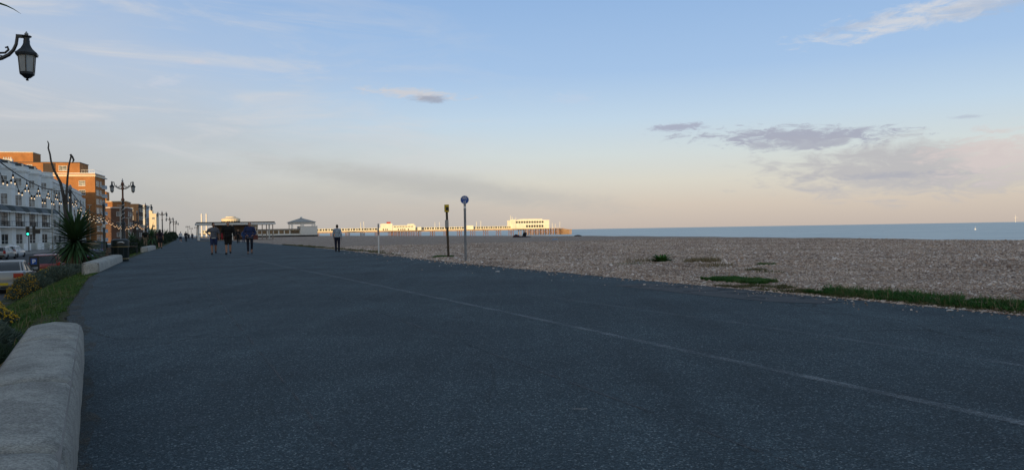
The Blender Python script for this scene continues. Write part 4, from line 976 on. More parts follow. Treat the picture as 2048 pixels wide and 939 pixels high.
# ------------------------------------------------------------------ litter bin and benches
M['green_black'] = mat('very dark green iron', (0.012, 0.020, 0.022), 0.5, 0.2, 6)
M['slat'] = mat('brown bench slat', (0.10, 0.066, 0.045), 0.8, 0.25, 9); M['gilt'] = mat('dull gilt band', (0.22, 0.17, 0.08), 0.5, 0.2, 5)
b = G(241, 522.0); bn = thing('litter_bin', 'dark round litter bin with hood and gilt band by the seat wall', 'bin', (b.x, b.y, 0), R(30))
k = b.y / FPX
MB().lathe([(.33, 0), (.35, .05), (.34, .16), (.355, .18), (.36, .62), (.375, .64), (.375, .70), (.35, .71)], 20).build('body', 'green_black', bn, smooth=True)
MB().lathe([(.377, .635), (.381, .645), (.381, .662), (.377, .67)], 20).build('rim_band', 'gilt', bn); MB().lathe([(.345, .10), (.352, .11), (.352, .13), (.345, .14)], 20).build('foot_band', 'gilt', bn)
for i in range(10):
    a = 2 * math.pi * i / 10; MB().cbox((.352 * math.cos(a), .352 * math.sin(a), .42), (.03, .05, .40), a).build('panel_rib', 'green_black', bn)
MB().lathe([(.37, .70), (.372, .90), (.36, .95), (.25, 1.0), (.05, 1.01)], 20).build('hood', 'green_black', bn, smooth=True)
MB().box(-.15, .15, -.40, -.33, .76, .88).build('mouth', 'black', bn)
em = MB(); em.tube([(-.16, -.39, .84), (-.05, -.405, .86), (.04, -.405, .865), (.10, -.40, .88)], [.004, .016, .02, .004], 6).tube([(.02, -.405, .86), (.12, -.40, .83), (.17, -.385, .835)], [.012, .016, .004], 6); em.build('fish_emblem', 'signwhite', bn)
def make_bench():
    B = thing('bench', 'x', 'bench')                 # local x along the seat, faces -y
    for i in range(5): MB().cbox((0, -.22 + i * .105, .44 + .004 * i), (1.75, .08, .03)).build('slat', 'slat', B)
    for i in range(4):
        o = MB().cbox((0, 0, 0), (1.75, .03, .085)).build('slat', 'slat', B); o.location = (0, .27 + .035 * i, .53 + .11 * i); o.rotation_euler = (R(-14), 0, 0)
    for x in (-.8, .8):
        E = MB(); E.tube([(x, -.27, 0), (x, -.25, .16), (x, -.27, .30), (x, -.24, .42)], [.03, .022, .022, .028], 6); E.tube([(x, .36, 0), (x, .27, .2), (x, .26, .42), (x, .36, .72), (x, .42, .92)], [.03, .024, .028, .024, .02], 6)
        E.tube([(x, -.26, .41), (x, .26, .41)], .022, 6); E.tube([(x, -.27, .16), (x, -.1, .30), (x, .12, .31), (x, .28, .18)], .016, 6); E.tube([(x, .31, .62), (x, .1, .66), (x, -.2, .66), (x, -.30, .62), (x, -.27, .57)], .022, 6); E.tube([(x, -.24, .43), (x, -.25, .62)], .018, 6)
        E.build('end_frame', 'green_black', B, smooth=True)
    return B
bench = make_bench(); p = G(277, 505.5) - _pv * .35
bench.location = (p.x, p.y, 0); bench.rotation_euler = (0, 0, RZP + R(90)); tag(bench, 'black iron bench seen end-on past the litter bin', 'bench', 'promenade benches')
p = P(214, 470, 38.5); p.z = -.35; dup(bench, p, RZP + R(-62), 'slatted bench back leaning behind the litter bin'); 
p = PF(92, le(92) - .6); dup(bench, p, RZP + R(90), 'small far bench beyond the woman in the black skirt')

# ------------------------------------------------------------------ cars
M['tyre'] = mat('tyre', (0.012, 0.012, 0.013), 0.9, 0.2, 20); M['rim'] = mat('alloy rim', (0.32, 0.33, 0.34), 0.35, 0.1, 10, metal=0.7)
M['carglass'] = mat('car glass', (0.012, 0.016, 0.02), 0.05, 0.1, 3, spec=0.7); M['tail'] = mat('tail light', (0.30, 0.012, 0.012), 0.2, 0.1, 10, spec=0.6); M['headl'] = mat('headlight', (0.55, 0.56, 0.57), 0.15, 0.1, 10, spec=0.6)
M['plate'] = mat('number plate', (0.55, 0.42, 0.03), 0.5, 0.05); M['plate_w'] = mat('front plate', (0.6, 0.6, 0.58), 0.5, 0.05)
def paint(name, c): return mat(name, c, 0.28, 0.04, 2, spec=0.5, coat=0.6)
_wheel = None
def car(label, loc, rz, paintm, kind='sedan', L=4.4, Wd=1.76, H=1.44):
    C = thing('parked_car', label, 'car', loc, rz, 'cars parked along the road'); hw = Wd / 2
    M['_p'] = paintm
    def sec(y, w, z0, zs, zt):
        w2 = w
        return [(-w2 * .90, y, z0), (w2 * .90, y, z0), (w2, y, z0 + .14), (w2 * 1.0, y, zs), (w2 * .955, y, zt - .03), (w2 * .86, y, zt), (-w2 * .86, y, zt), (-w2 * .955, y, zt - .03), (-w2, y, zs), (-w2, y, z0 + .14)]
    r = -L / 2; f = L / 2
    if kind == 'sedan':
        S = [(r, hw * .80, .42, .62, .86), (r + .06, hw * .90, .30, .66, .95), (r + .25, hw * .98, .24, .70, 1.0), (r + .9, hw, .2, .68, .96), (0, hw, .18, .66, .93), (f - 1.35, hw, .19, .66, .92), (f - .5, hw * .96, .2, .6, .80), (f - .12, hw * .86, .24, .52, .68), (f, hw * .72, .32, .48, .58)]
        gb = (r + .62, f - 1.18); gt = (r + 1.25, f - 2.0)
    elif kind == 'van':
        S = [(r, hw * .93, .36, .8, 1.08), (r + .1, hw * .98, .28, .8, 1.1), (0, hw, .25, .8, 1.1), (f - 1.0, hw, .25, .8, 1.1), (f - .35, hw * .95, .25, .7, 1.0), (f, hw * .8, .3, .55, .75)]
        gb = (r + .03, f - .75); gt = (r + .12, f - 1.5)
    else:
        S = [(r, hw * .84, .42, .62, .88), (r + .07, hw * .93, .28, .66, .96), (r + .4, hw, .22, .68, .97), (0, hw, .18, .66, .94), (f - 1.15, hw, .19, .66, .93), (f - .4, hw * .95, .2, .6, .82), (f - .1, hw * .86, .24, .5, .68), (f, hw * .72, .32, .46, .56)]
        gb = (r + .14, f - .95); gt = (r + .52, f - 1.75)
    MB().loft([sec(*s) for s in S]).build('body', paintm, C, smooth=True, bevel=.02)
    zb = .93 if kind != 'van' else 1.08; bw, tw = hw * .89, hw * (.70 if kind != 'van' else .82)
    def gring(z, k, dz=0):
        y0 = gb[0] + (gt[0] - gb[0]) * k; y1 = gb[1] + (gt[1] - gb[1]) * k; w = bw + (tw - bw) * k
        return [(-w * .86, y0, z), (w * .86, y0, z), (w, y0 + .10, z), (w, y1 - .14, z), (w * .84, y1, z), (-w * .84, y1, z), (-w, y1 - .14, z), (-w, y0 + .10, z)]
    zt = H - .05
    MB().loft([gring(zb - .03, 0), gring(zb + (zt - zb) * .55, .52), gring(zt, 1)]).build('windows', 'carglass', C, smooth=True)
    rr = gring(zt, 1); rb = gring(zt - .07, .9)
    def inset(rg, k, z): return [(x * k, (y - (gt[0] + gt[1]) / 2) * k + (gt[0] + gt[1]) / 2, z) for x, y, _ in rg]
    roof = MB().loft([[(x * 1.02, y, z) for x, y, z in rb], inset(rr, 1.03, zt + .005), inset(rr, .93, H - .012), inset(rr, .55, H)]).build('roof', paintm, C, smooth=True)
    pil = MB()
    lo, hi = gring(zb - .03, 0), gring(zt - .02, .97)
    for i in (1, 2, 3, 4, 5, 6, 7, 0): pil.tube([Vector(lo[i]) * 1.0, Vector(hi[i])], [.05 if i in (2, 7) else .038, .04], 5)
    ym = (gb[0] + gb[1]) / 2
    for s in (-1, 1): pil.tube([(s * bw * 1.0, ym - .1, zb - .02), (s * tw * 1.0, ym - .15, zt)], .036, 5)
    pil.build('pillars', paintm, C, smooth=True)
    wr = .31 if kind != 'van' else .34
    for y in (r + .78, f - .82):
        for s in (-1, 1):
            x = s * (hw - .10)
            prof = [(.18, -.10), (wr - .03, -.105), (wr, -.07), (wr, .07), (wr - .03, .105), (.18, .10)]
            w = MB(); w.lathe(prof, 18); o = w.build('wheel', 'tyre', C, smooth=True); o.location = (x, y, wr); o.rotation_euler = (0, R(90), 0)
            w = MB(); w.lathe([(.0, -.085), (.19, -.088), (.205, -.11), (.205, .11), (.19, .088), (0, .085)], 12); w.build('rim', 'rim', o, smooth=True)
    for s in (-1, 1):
        if kind == 'sedan': MB().box(min(s * hw * .50, s * hw * .93), max(s * hw * .50, s * hw * .93), r - .012, r + .30, .68, .90).build('tail_light', 'tail', C, bevel=.03)
        elif kind == 'van': MB().box(min(s * hw * .80, s * hw * .97), max(s * hw * .80, s * hw * .97), r - .02, r + .12, .72, 1.25).build('tail_light', 'tail', C, bevel=.02)
        else: MB().box(min(s * hw * .70, s * hw * .965), max(s * hw * .70, s * hw * .965), r - .012, r + .18, .66, 1.04).build('tail_light', 'tail', C, bevel=.03)
        MB().box(min(s * hw * .42, s * hw * .86), max(s * hw * .42, s * hw * .86), f - .34, f - .02, .54, .70).build('headlight', 'headl', C, bevel=.03)
        MB().box(min(s * hw, s * (hw + .17)), max(s * hw, s * (hw + .17)), gb[1] - .42, gb[1] - .28, zb, zb + .12).build('mirror', paintm, C, bevel=.03)
    MB().box(-hw * .86, hw * .86, r - .045, r + .12, .34, .50).build('bumper', paintm if kind == 'sedan' else 'black', C, bevel=.03)
    MB().box(-.26, .26, r - .058, r - .046, .56 if kind != 'sedan' else .38, .67 if kind != 'sedan' else .49).build('number_plate', 'plate', C)
    MB().box(-.26, .26, f + .0, f + .02, .36, .47).build('front_plate', 'plate_w', C)
    return C
silver = paint('silver car paint', (0.30, 0.305, 0.31)); red = paint('dark red car paint', (0.22, 0.025, 0.03)); mauve = paint('mauve car paint', (0.10, 0.05, 0.12)); navy = paint('navy car paint', (0.012, 0.022, 0.075)); blue2 = paint('blue car paint', (0.015, 0.04, 0.16)); whitep = paint('white car paint', (0.55, 0.57, 0.60)); blackp = paint('black car paint', (0.012, 0.013, 0.015)); grey2 = paint('grey car paint', (0.10, 0.105, 0.11))
def at_px(px, Y, z=ROAD_Z): p = P(px, 470, Y); return (p.x, p.y, z)
car('silver saloon car parked at the left edge, seen from behind', at_px(18, 36), R(25), silver, 'sedan')
car('dark red hatchback beside the parking machine, seen from behind', at_px(96, 46), R(25), red, 'hatch', 3.9, 1.68, 1.50)
car('mauve hatchback half hidden behind the spiky palm', at_px(128, 58), R(25), mauve, 'hatch', 3.95, 1.68, 1.47)
car('blue saloon car with pale trim right of the spiky palm', at_px(184, 64), R(40), blue2, 'sedan', 4.3)
car('navy van parked behind the blue saloon', at_px(193, 78), R(22), navy, 'van', 4.9, 1.95, 2.05)
car('white hatchback on the far side of the road by the terrace', at_px(27, 100, ROAD_Z), R(15), whitep, 'hatch', 4.1, 1.72, 1.5)
car('pale car cut by the left edge on the far side of the road', at_px(7, 92, ROAD_Z), R(15), silver, 'hatch', 4.1, 1.72, 1.48)
car('silver car parked far along, left of the double lamp', at_px(222, 108), R(24), whitep, 'hatch', 4.0, 1.7, 1.5)
car('blue car parked far along behind the man in beige trousers', at_px(309, 128), R(24), blue2, 'hatch', 4.0, 1.7, 1.5)
car('black car parked far along in front of the distant terrace', at_px(282, 140), R(24), blackp, 'sedan')

# ------------------------------------------------------------------ small things on the beach, sea and asphalt
p = P(1950.5, 459, 1); d = ray(1950.5, 459); p = CAM + d * ((-3.5 - CAM_H) / d.z)
by = thing('buoy', 'small white buoy floating on the sea at right', 'buoy', p, 0)
MB().lathe([(.1, -.6), (.45, -.3), (.55, .1), (.4, .6), (.15, .8)], 12).build('float', 'signwhite', by, smooth=True); MB().lathe([(.06, .9), (.05, 1.9)], 6).build('staff', 'signwhite', by)
tp_ = P(2031, 442.5, 9000); wt_ = thing('wind_turbine', 'tiny white wind turbine standing on the sea horizon at right', 'wind turbine', (tp_.x, tp_.y, -3.5), 0)
hub = 62.0
MB().lathe([(3.0, 0), (2.0, hub)], 10).build('tower', 'white', wt_); MB().box(-1.8, 1.8, -3, 6, hub - 1.5, hub + 2).build('nacelle', 'white', wt_)
for k in range(3):
    a = R(90 + 120 * k + 12); MB().tube([(0, -3.2, hub), (12 * math.cos(a), -3.2, hub + 12 * math.sin(a)), (32 * math.cos(a), -3.2, hub + 32 * math.sin(a))], [1.2, 1.3, .3], 5).build('blade', 'white', wt_)
p = G(1160, 819); tw = thing('twig', 'thin pale curved twig lying on the asphalt', 'twig', (p.x, p.y, .006), R(-4))
MB().tube([(-.05, .008, 0), (-.02, -.004, .003), (.02, -.008, .003), (.045, -.002, .002)], [.0012, .0022, .002, .001], 5).build('stem', 'silver', tw); MB().tube([(.02, -.004, .003), (.035, .004, .004), (.042, .006, .003)], [.0016, .001, .0006], 4).build('offshoot', 'silver', tw)
M['litter'] = mat('pale litter', (0.5, 0.5, 0.5), 0.7, 0.2, 30)
for px, py, s, lb in ((995, 544, .05, 'scrap of pale litter on the asphalt near the blue sign'), (1124 + 776, 622, .035, 'pale pebble strayed on the asphalt at right')):
    p = G(px, py); mb = MB(); mb.lathe([(.2 * s, 0), (s, .25 * s), (.8 * s, .6 * s), (.1 * s, .7 * s)], 7); o = mb.build('pebble' if 'pebble' in lb else 'litter', 'litter', None, smooth=True); o.location = (p.x, p.y, .002); o.scale = (1.3, .7, 1); tag(o, lb, 'pebble' if 'pebble' in lb else 'litter')
# ------------------------------------------------------------------ people
SKIN = mat('skin', (0.36, 0.20, 0.14), 0.6, 0.08, 9); SKIN2 = mat('tanned skin', (0.27, 0.145, 0.10), 0.6, 0.08, 9)
_cl = {}
def cloth(c, name='cloth'):
    if c not in _cl: _cl[c] = mat(name + ' %.2f %.2f %.2f' % c, c, 0.9, 0.16, 7, 0.3, 60)
    return _cl[c]
def cap(mb, a, b, ra, rb, n=10, flat=False):
    """closed tapered limb from a to b; rounded ends unless flat"""
    a = Vector(a); b = Vector(b); t = (b - a); L = t.length; t = t / L if L > 1e-6 else Vector((0, 0, 1))
    u = t.orthogonal().normalized(); w = t.cross(u); rings = []
    st = [(0, 1)] if flat else [(-.95, .30), (-.7, .72), (0, 1)]
    en = [(0, 1)] if flat else [(0, 1), (.7, .72), (.95, .30)]
    for k, s in st: rings.append((a + t * (k * ra), ra * s))
    for k, s in en: rings.append((b + t * (k * rb), rb * s))
    mb.loft([[p + u * (r * math.cos(2 * math.pi * i / n)) + w * (r * math.sin(2 * math.pi * i / n)) for i in range(n)] for p, r in rings])
def ell(mb, c, r, n=12, m=8):
    rings = []
    for j in range(m):
        ph = math.pi * (j + .5) / m - math.pi / 2
        rings.append([(c[0] + r[0] * math.cos(ph) * math.cos(2 * math.pi * i / n), c[1] + r[1] * math.cos(ph) * math.sin(2 * math.pi * i / n), c[2] + r[2] * math.sin(ph)) for i in range(n)])
    mb.loft(rings)
def fuse(mb, name, m, parent, vox):
    o = mb.build(name, m, parent)
    r = o.modifiers.new('fuse', 'REMESH'); r.mode = 'VOXEL'; r.voxel_size = vox; r.use_smooth_shade = True
    s = o.modifiers.new('soften', 'SMOOTH'); s.factor = .5; s.iterations = 3
    return o
def person(label, loc, rz, height=1.75, skin=None, top=(.05, .05, .06), bottom=(.03, .03, .04), legs='trousers', sleeve=1.0, shoes=(.02, .02, .02), hair=(.03, .022, .018), hairstyle='short',
           build=1.0, stride=.18, arms='swing', headturn=0.0, beard=False, hood=False, hem=None, vox=.013, lean=0.0, sitting=False, skirt=False, hips=1.0, group=None, headtop=None):
    """local frame: faces -y, stands at z=0, modelled at 1.75 m"""
    skin = skin or SKIN; k = height / 1.75
    T = thing('person', label, 'person', loc, rz, group); T.scale = (k, k, k)
    b = build; hz = .93 if not sitting else .12
    zs = hz - .93
    hipL, hipR = Vector((-.09 * hips, 0, hz)), Vector((.09 * hips, 0, hz))
    if sitting:
        J = {-1: (hipL, Vector((-.14, -.36, .42)), Vector((-.13, -.66, .08))), 1: (hipR, Vector((.12, -.38, .40)), Vector((.15, -.60, .08)))}
    else:
        J = {-1: (hipL, Vector((-.10, -.10 * stride / .18 if stride else 0, .50)), Vector((-.095, -stride, .09))),
             1: (hipR, Vector((.10, -.03 if stride else 0, .505)), Vector((.095, stride, .095 + .08 * min(1, stride / .18))))}
    ly = -lean
    def tp(x, y, z): return Vector((x, y + ly * max(0, z - .93), z + zs))
    S = {-1: tp(-.185 * b, .01, 1.42), 1: tp(.185 * b, .01, 1.42)}
    if arms == 'hip': A = {1: (tp(.33, .10, 1.21), tp(.17, -.06, 1.04)), -1: (tp(-.25 * b, .02, 1.14), tp(-.27 * b, -.06, .90))}
    elif arms == 'hip2': A = {-1: (tp(-.36, .12, 1.22), tp(-.19, -.04, 1.03)), 1: (tp(.25 * b, .02, 1.14), tp(.27 * b, -.06, .90))}
    elif arms == 'pocket': A = {s: (tp(s * .29 * b, .06, 1.14), tp(s * .15, -.13, 1.03)) for s in (-1, 1)}
    elif arms == 'fold': A = {s: (tp(s * .27 * b, -.02, 1.13), tp(s * -.02, -.20, 1.20 + .03 * s)) for s in (-1, 1)}
    elif arms == 'knees': A = {s: (tp(s * .24, -.16, 1.16), tp(s * .13, -.36, 1.22)) for s in (-1, 1)}
    else: A = {1: (tp(.25 * b, -.03, 1.14), tp(.26 * b, -.17, .93)), -1: (tp(-.25 * b, .07, 1.14), tp(-.265 * b, .0, .90))}
    hc = tp(0, -.015, 1.635)
    ht = Matrix.Rotation(headturn, 3, 'Z')
    def hp(x, y, z): return hc + ht @ Vector((x, y, z))
    body = MB()
    ell(body, tp(0, 0, .97), (.155 * b * hips, .112 * b, .12)); ell(body, tp(0, 0, 1.12), (.142 * b, .10 * b, .15)); ell(body, tp(0, .0, 1.30), (.168 * b, .112 * b, .17)); cap(body, S[-1] * .8 + S[1] * .2, S[1] * .8 + S[-1] * .2, .07, .07)
    cap(body, tp(0, .01, 1.42), tp(0, -.005, 1.56), .058, .052)
    ell(body, hc, (.073, .092, .112)); ell(body, hp(0, -.035, -.065), (.052, .055, .05)); cap(body, hp(0, -.088, .01), hp(0, -.108, -.028), .010, .014, 6)
    for s in (-1, 1): ell(body, hp(s * .074, .008, -.008), (.012, .02, .032), 8, 6); ell(body, hp(s * .030, -.082, .018), (.014, .008, .008), 6, 4)
    ell(body, hp(0, -.088, -.06), (.025, .010, .007), 8, 4)
    for s in (-1, 1):
        e, w = A[s]; cap(body, S[s], e, .054 * b, .043); cap(body, e, w, .042, .030)
        d = (w - e).normalized(); side = d.cross(Vector((0, 1, 0))); side = side.normalized() if side.length > .1 else Vector((1, 0, 0)); nrm = side.cross(d)
        if arms == 'hip' and s == 1 or arms == 'hip2' and s == -1: d = (Vector((0, -.5, -.5)) + d * .4).normalized(); side = Vector((1, 0, 0)); nrm = side.cross(d)
        fr = Vector((0, -1, 0)); fr = (fr - d * fr.dot(d)); fr = fr.normalized() if fr.length > .1 else side
        pc = w + d * .055; cap(body, w + fr * .012, pc + d * .03 + fr * .016, .026, .024, 8); cap(body, w - fr * .012, pc + d * .03 - fr * .016, .026, .024, 8)
        for q, ln in zip((-.033, -.011, .011, .033), (.062, .075, .08, .072)):
            a0 = pc + d * .035 + fr * q; m0 = a0 + d * ln * .55; cap(body, a0, m0, .0105, .010, 6); cap(body, m0, m0 + (d * .75 + nrm * .45 * s).normalized() * ln * .5, .010, .008, 6)
        cap(body, w + d * .03 + fr * .025, w + d * .075 + fr * .052, .013, .011, 6); cap(body, w + d * .075 + fr * .052, w + d * .11 + fr * .05, .011, .009, 6)
        h_, kn, an = J[s]; cap(body, h_, kn, .088 * (b * .5 + .5), .058); cap(body, kn, kn + (an - kn) * .3, .056, .06); cap(body, kn + (an - kn) * .3, an, .06, .040)
        toe = an + Vector((s * .02, -.16, -.045)) if not sitting else an + Vector((0, -.15, -.02)); cap(body, an + Vector((0, .03, -.045)), toe, .040, .035)
    fuse(body, 'body', skin, T, vox if vox > .011 else .0095)
    # top garment
    g = MB(); inf = .018 if not hood else .030
    ell(g, tp(0, 0, .98), (.165 * b * hips + inf, .118 * b + inf, .10)); ell(g, tp(0, 0, 1.12), (.15 * b + inf, .106 * b + inf, .16)); ell(g, tp(0, 0, 1.29), (.172 * b + inf, .115 * b + inf, .18)); cap(g, S[-1] * .8 + S[1] * .2, S[1] * .8 + S[-1] * .2, .07 + inf, .07 + inf)
    cap(g, tp(0, .01, 1.40), tp(0, .005, 1.475), .075, .066, flat=True)
    if hood: ell(g, tp(0, .09, 1.47), (.10, .065, .075)); cap(g, tp(0, 0, .90), tp(0, 0, 1.0), .165 * b, .17 * b, flat=True)
    for s in (-1, 1):
        e, w = A[s]; cap(g, S[s], S[s] + (e - S[s]) * min(1, sleeve * 1.8), .058 * b + inf, .048 + inf, flat=sleeve < .6)
        if sleeve > .6: cap(g, e, e + (w - e) * .95, .046 + inf, .036 + inf * .6, flat=True)
    if headtop: pass
    fuse(g, 'top', cloth(top, 'top'), T, vox)
    if hem:
        h = MB(); h.loft([[(r_[0] * math.cos(2 * math.pi * i / 20), r_[1] * math.sin(2 * math.pi * i / 20) + ly * .0, z + zs) for i in range(20)] for r_, z in (((.178 * b, .13 * b), .885), ((.182 * b, .134 * b), .935))]); h.build('shirt_hem', cloth(hem, 'hem'), T, smooth=True)
    # lower garment
    t = MB(); ell(t, (0, 0, hz + .02), (.163 * b * hips, .122 * b, .11))
    for s in (-1, 1):
        h_, kn, an = J[s]; r0 = .098 * (b * .5 + .5)
        if skirt: continue
        if legs == 'shorts': cap(t, h_, h_ + (kn - h_) * .97, r0 + .012, .085, flat=True)
        elif legs == 'leggings': cap(t, h_, kn, r0, .066); cap(t, kn, kn + (an - kn) * .3, .064, .066); cap(t, kn + (an - kn) * .3, an + Vector((0, 0, .05)), .066, .048, flat=True)
        else: cap(t, h_, kn, r0 + .008, .076); cap(t, kn, an + Vector((0, 0, .02)), .074, .066, flat=True)
    if skirt: t.loft([[(x * math.cos(2 * math.pi * i / 16), y * math.sin(2 * math.pi * i / 16), z) for i in range(16)] for x, y, z in ((.17, .13, .98), (.19, .15, .8), (.205, .17, .56))])
    fuse(t, 'skirt' if skirt else ('shorts' if legs == 'shorts' else 'trousers'), cloth(bottom, 'bottom'), T, vox)
    for s in (-1, 1):
        an = J[s][2]; sh = MB(); toe = an + Vector((s * .02, -.17, -.045)); cap(sh, an + Vector((0, .035, -.045)), toe, .050, .043); cap(sh, an + Vector((0, .005, -.02)), an + Vector((0, 0, .02)), .05, .05, flat=True); fuse(sh, 'shoe', cloth(shoes, 'shoe'), T, .014)
    # hair
    hr = MB(); ell(hr, hp(0, .018, .028), (.082, .092, .098)); 
    if hairstyle == 'long': ell(hr, hp(0, .05, -.05), (.10, .075, .15)); cap(hr, hp(0, .07, -.1), tp(0, .10, 1.30), .10, .12); cap(hr, tp(0, .10, 1.30), tp(0, .12, 1.16), .12, .07)
    if hairstyle == 'bun': ell(hr, hp(0, .085, .05), (.05, .045, .05)); ell(hr, hp(0, .03, -.01), (.084, .085, .10))
    if hairstyle == 'short': ell(hr, hp(0, .035, -.01), (.078, .075, .075))
    fuse(hr, 'hair', cloth(hair, 'hair'), T, .012)
    if beard: bd = MB(); ell(bd, hp(0, -.055, -.078), (.055, .048, .045)); fuse(bd, 'beard', cloth(hair, 'hair'), T, .011)
    return T
def face_cam(p, extra=0.0): return math.atan2(p.x, -p.y) if False else math.atan2(-p.x, p.y) + extra     # local -y towards the camera
def put_person(px, py, label, extra=0.0, **k):
    p = G(px, py); return person(label, (p.x, p.y, 0), face_cam(p, R(extra)), **k)
NV = .0105
a = put_person(428, 508.5, 'man in grey T-shirt and navy shorts, hand on hip, walking towards us', 0, height=1.80, skin=SKIN2, top=(.105, .115, .14), bottom=(.018, .03, .085), legs='shorts', sleeve=.55, arms='hip2', headturn=R(38), beard=True, hem=(.5, .5, .5), stride=.13, vox=NV, build=1.04, shoes=(.015, .015, .018))
b_ = put_person(457, 508.5, 'man in black hoodie and black shorts holding something red, walking towards us', -4, height=1.86, top=(.010, .010, .011), bottom=(.009, .009, .010), legs='shorts', hood=True, build=1.18, stride=.10, vox=NV, shoes=(.012, .016, .025))
rb = MB(); ell(rb, (-.30, -.10, .98), (.06, .09, .17)); ell(rb, (-.285, -.12, .88), (.05, .07, .1)); fuse(rb, 'x', cloth((.22, .02, .025), 'red'), None, .012)
rbo = bpy.data.objects['x']; rbo.name = 'folded_jacket'; rbo.location = b_.location; rbo.rotation_euler = b_.rotation_euler; rbo.scale = b_.scale; tag(rbo, 'red folded jacket held at the side of the man in black', 'jacket')
put_person(500, 508, 'woman in blue hoodie and dark leggings, hands in front pocket, walking towards us', 4, height=1.80, top=(.020, .033, .095), bottom=(.010, .012, .022), legs='leggings', arms='pocket', hood=True, hem=(.45, .47, .45), stride=.06, vox=NV, hips=1.08, shoes=(.10, .09, .09), hair=(.07, .045, .03))
put_person(675, 503.2, 'woman in pale denim jacket and dark jeans looking out to sea', 172, height=1.60, top=(.27, .33, .40), bottom=(.010, .013, .030), legs='trousers', sleeve=1.0, stride=0.0, arms='swing', hairstyle='bun', vox=NV, hips=1.08, hood=False)
put_person(476.5, 486, 'person in black walking behind the trio, under the shelter front', 0, height=1.78, top=(.010, .012, .016), bottom=(.010, .012, .016), stride=.08, arms='fold', hair=(.25, .18, .10), vox=.014)
put_person(487.5, 484.8, 'person in bright blue top behind the woman in the hoodie', 0, height=1.72, top=(.03, .09, .25), bottom=(.03, .05, .12), stride=.06, vox=.016)
put_person(320.5, 497, 'woman with long dark hair, patterned top and black skirt walking away', 176, height=1.68, top=(.05, .035, .05), bottom=(.008, .008, .010), skirt=True, legs='skirt', sleeve=.5, stride=.10, hairstyle='long', hair=(.010, .008, .008), vox=.012)
put_person(291, 493, 'man in black T-shirt and beige trousers standing beyond the iron bench', 165, height=1.80, top=(.010, .010, .011), bottom=(.25, .19, .14), sleeve=.5, stride=.05, vox=.013)
put_person(312.5, 490, 'person in mauve top and jeans beside the long-haired woman', 170, height=1.65, top=(.16, .10, .13), bottom=(.03, .05, .11), stride=.08, sleeve=1.0, vox=.014, hairstyle='long', hair=(.03, .02, .015))
put_person(361.5, 484, 'man in white T-shirt and navy shorts walking away near the shelter', 178, height=1.78, top=(.50, .54, .60), bottom=(.012, .02, .05), legs='shorts', sleeve=.5, stride=.14, vox=.015, shoes=(.5, .5, .5))
put_person(372, 483.2, 'man in dark navy clothes walking away beside the man in white', 182, height=1.82, top=(.010, .014, .028), bottom=(.010, .012, .02), stride=.10, vox=.015)
put_person(385, 478.5, 'tiny far walker in grey left of the beach shelter', 180, height=1.75, top=(.08, .08, .10), bottom=(.02, .02, .04), vox=.02)
put_person(378, 478.0, 'tiny far walker in black left of the beach shelter', 180, height=1.7, top=(.015, .015, .02), bottom=(.02, .02, .03), vox=.02)
# seated figure on the shingle crest
sp = P(1050, 470, 112); u_, v_ = toPF(sp); sz = beach_z(u_, v_)
person('person sitting on the shingle crest, dark coat, in front of the pier head', (sp.x, sp.y, sz), R(200), height=1.75, top=(.012, .013, .022), bottom=(.02, .025, .05), sitting=True, arms='knees', hood=True, vox=.015, hair=(.02, .014, .01))
M['bag'] = mat('dark bag cloth', (0.03, 0.022, 0.024), 0.9, 0.4, 8, 0.5, 30); M['bagred'] = mat('dark maroon cloth', (0.05, 0.02, 0.025), 0.9, 0.4, 8, 0.5, 30)
def lump(name, label, cat, px, Y, r, m, dz=0.0):
    q = P(px, 470, Y); uu, vv = toPF(q); o = MB(); n = 14; rings = []
    for j in range(7):
        ph = -.35 + (math.pi / 2 + .3) * j / 6; rings.append([(r[0] * math.cos(ph) * math.cos(2 * math.pi * i / n) * (1 + .22 * mnoise.noise((i * 1.3, j * .9, px))), r[1] * math.cos(ph) * math.sin(2 * math.pi * i / n) * (1 + .22 * mnoise.noise((i * 1.1, j, px + 5))), r[2] * math.sin(ph) * (1 + .25 * mnoise.noise((i * .9, j * 1.7, px + 9)))) for i in range(n)])
    ob = o.loft(rings).build(name, m, None, smooth=True); ob.location = (q.x, q.y, beach_z(uu, vv) + dz); return tag(ob, label, cat)
lump('rucksack', 'dark maroon rucksack beside the person sitting on the shingle', 'bag', 1033, 111.5, (.55, .3, .42), 'bagred')
lump('blanket', 'dark rumpled blanket spread under the person sitting on the shingle', 'blanket', 1043, 111.0, (1.35, .6, .16), 'bag')
lump('seaweed_heap', 'low dark heap on the shingle crest right of the pier', 'heap', 1156, 108, (.55, .5, .17), 'bag')
lump('towel', 'pale blue crumpled towel lying on the shingle below the pier head', 'towel', 1110, 80, (.35, .25, .09), mat('pale blue towel', (0.22, 0.30, 0.42), 0.9, 0.2, 8))
# ------------------------------------------------------------------ vegetation
rng = np.random.default_rng(5)
def m_leaf(name, a, b, c=None):
    t = NT(name); oi = t.t.nodes.new('ShaderNodeNewGeometry')
    col = t.mix(oi.outputs['Random Per Island'], a, b)
    if c: col = t.mix(t.ss(t.noise(1.5, 3), 0.48, 0.66), col, c)
    m = t.out(col, 0.7, spec=0.2); return m
M['grassblade'] = m_leaf('grass blade', (0.028, 0.075, 0.014), (0.075, 0.155, 0.030), (0.13, 0.15, 0.05))
M['weedblade'] = m_leaf('beach grass blade', (0.016, 0.075, 0.016), (0.060, 0.165, 0.036), (0.09, 0.14, 0.045))
M['strawblade'] = m_leaf('dry straw blade', (0.16, 0.13, 0.07), (0.28, 0.23, 0.14))
M['olive'] = m_leaf('low weed leaf', (0.075, 0.085, 0.035), (0.15, 0.14, 0.07))
M['santolina'] = m_leaf('grey green santolina', (0.050, 0.075, 0.055), (0.135, 0.17, 0.135))
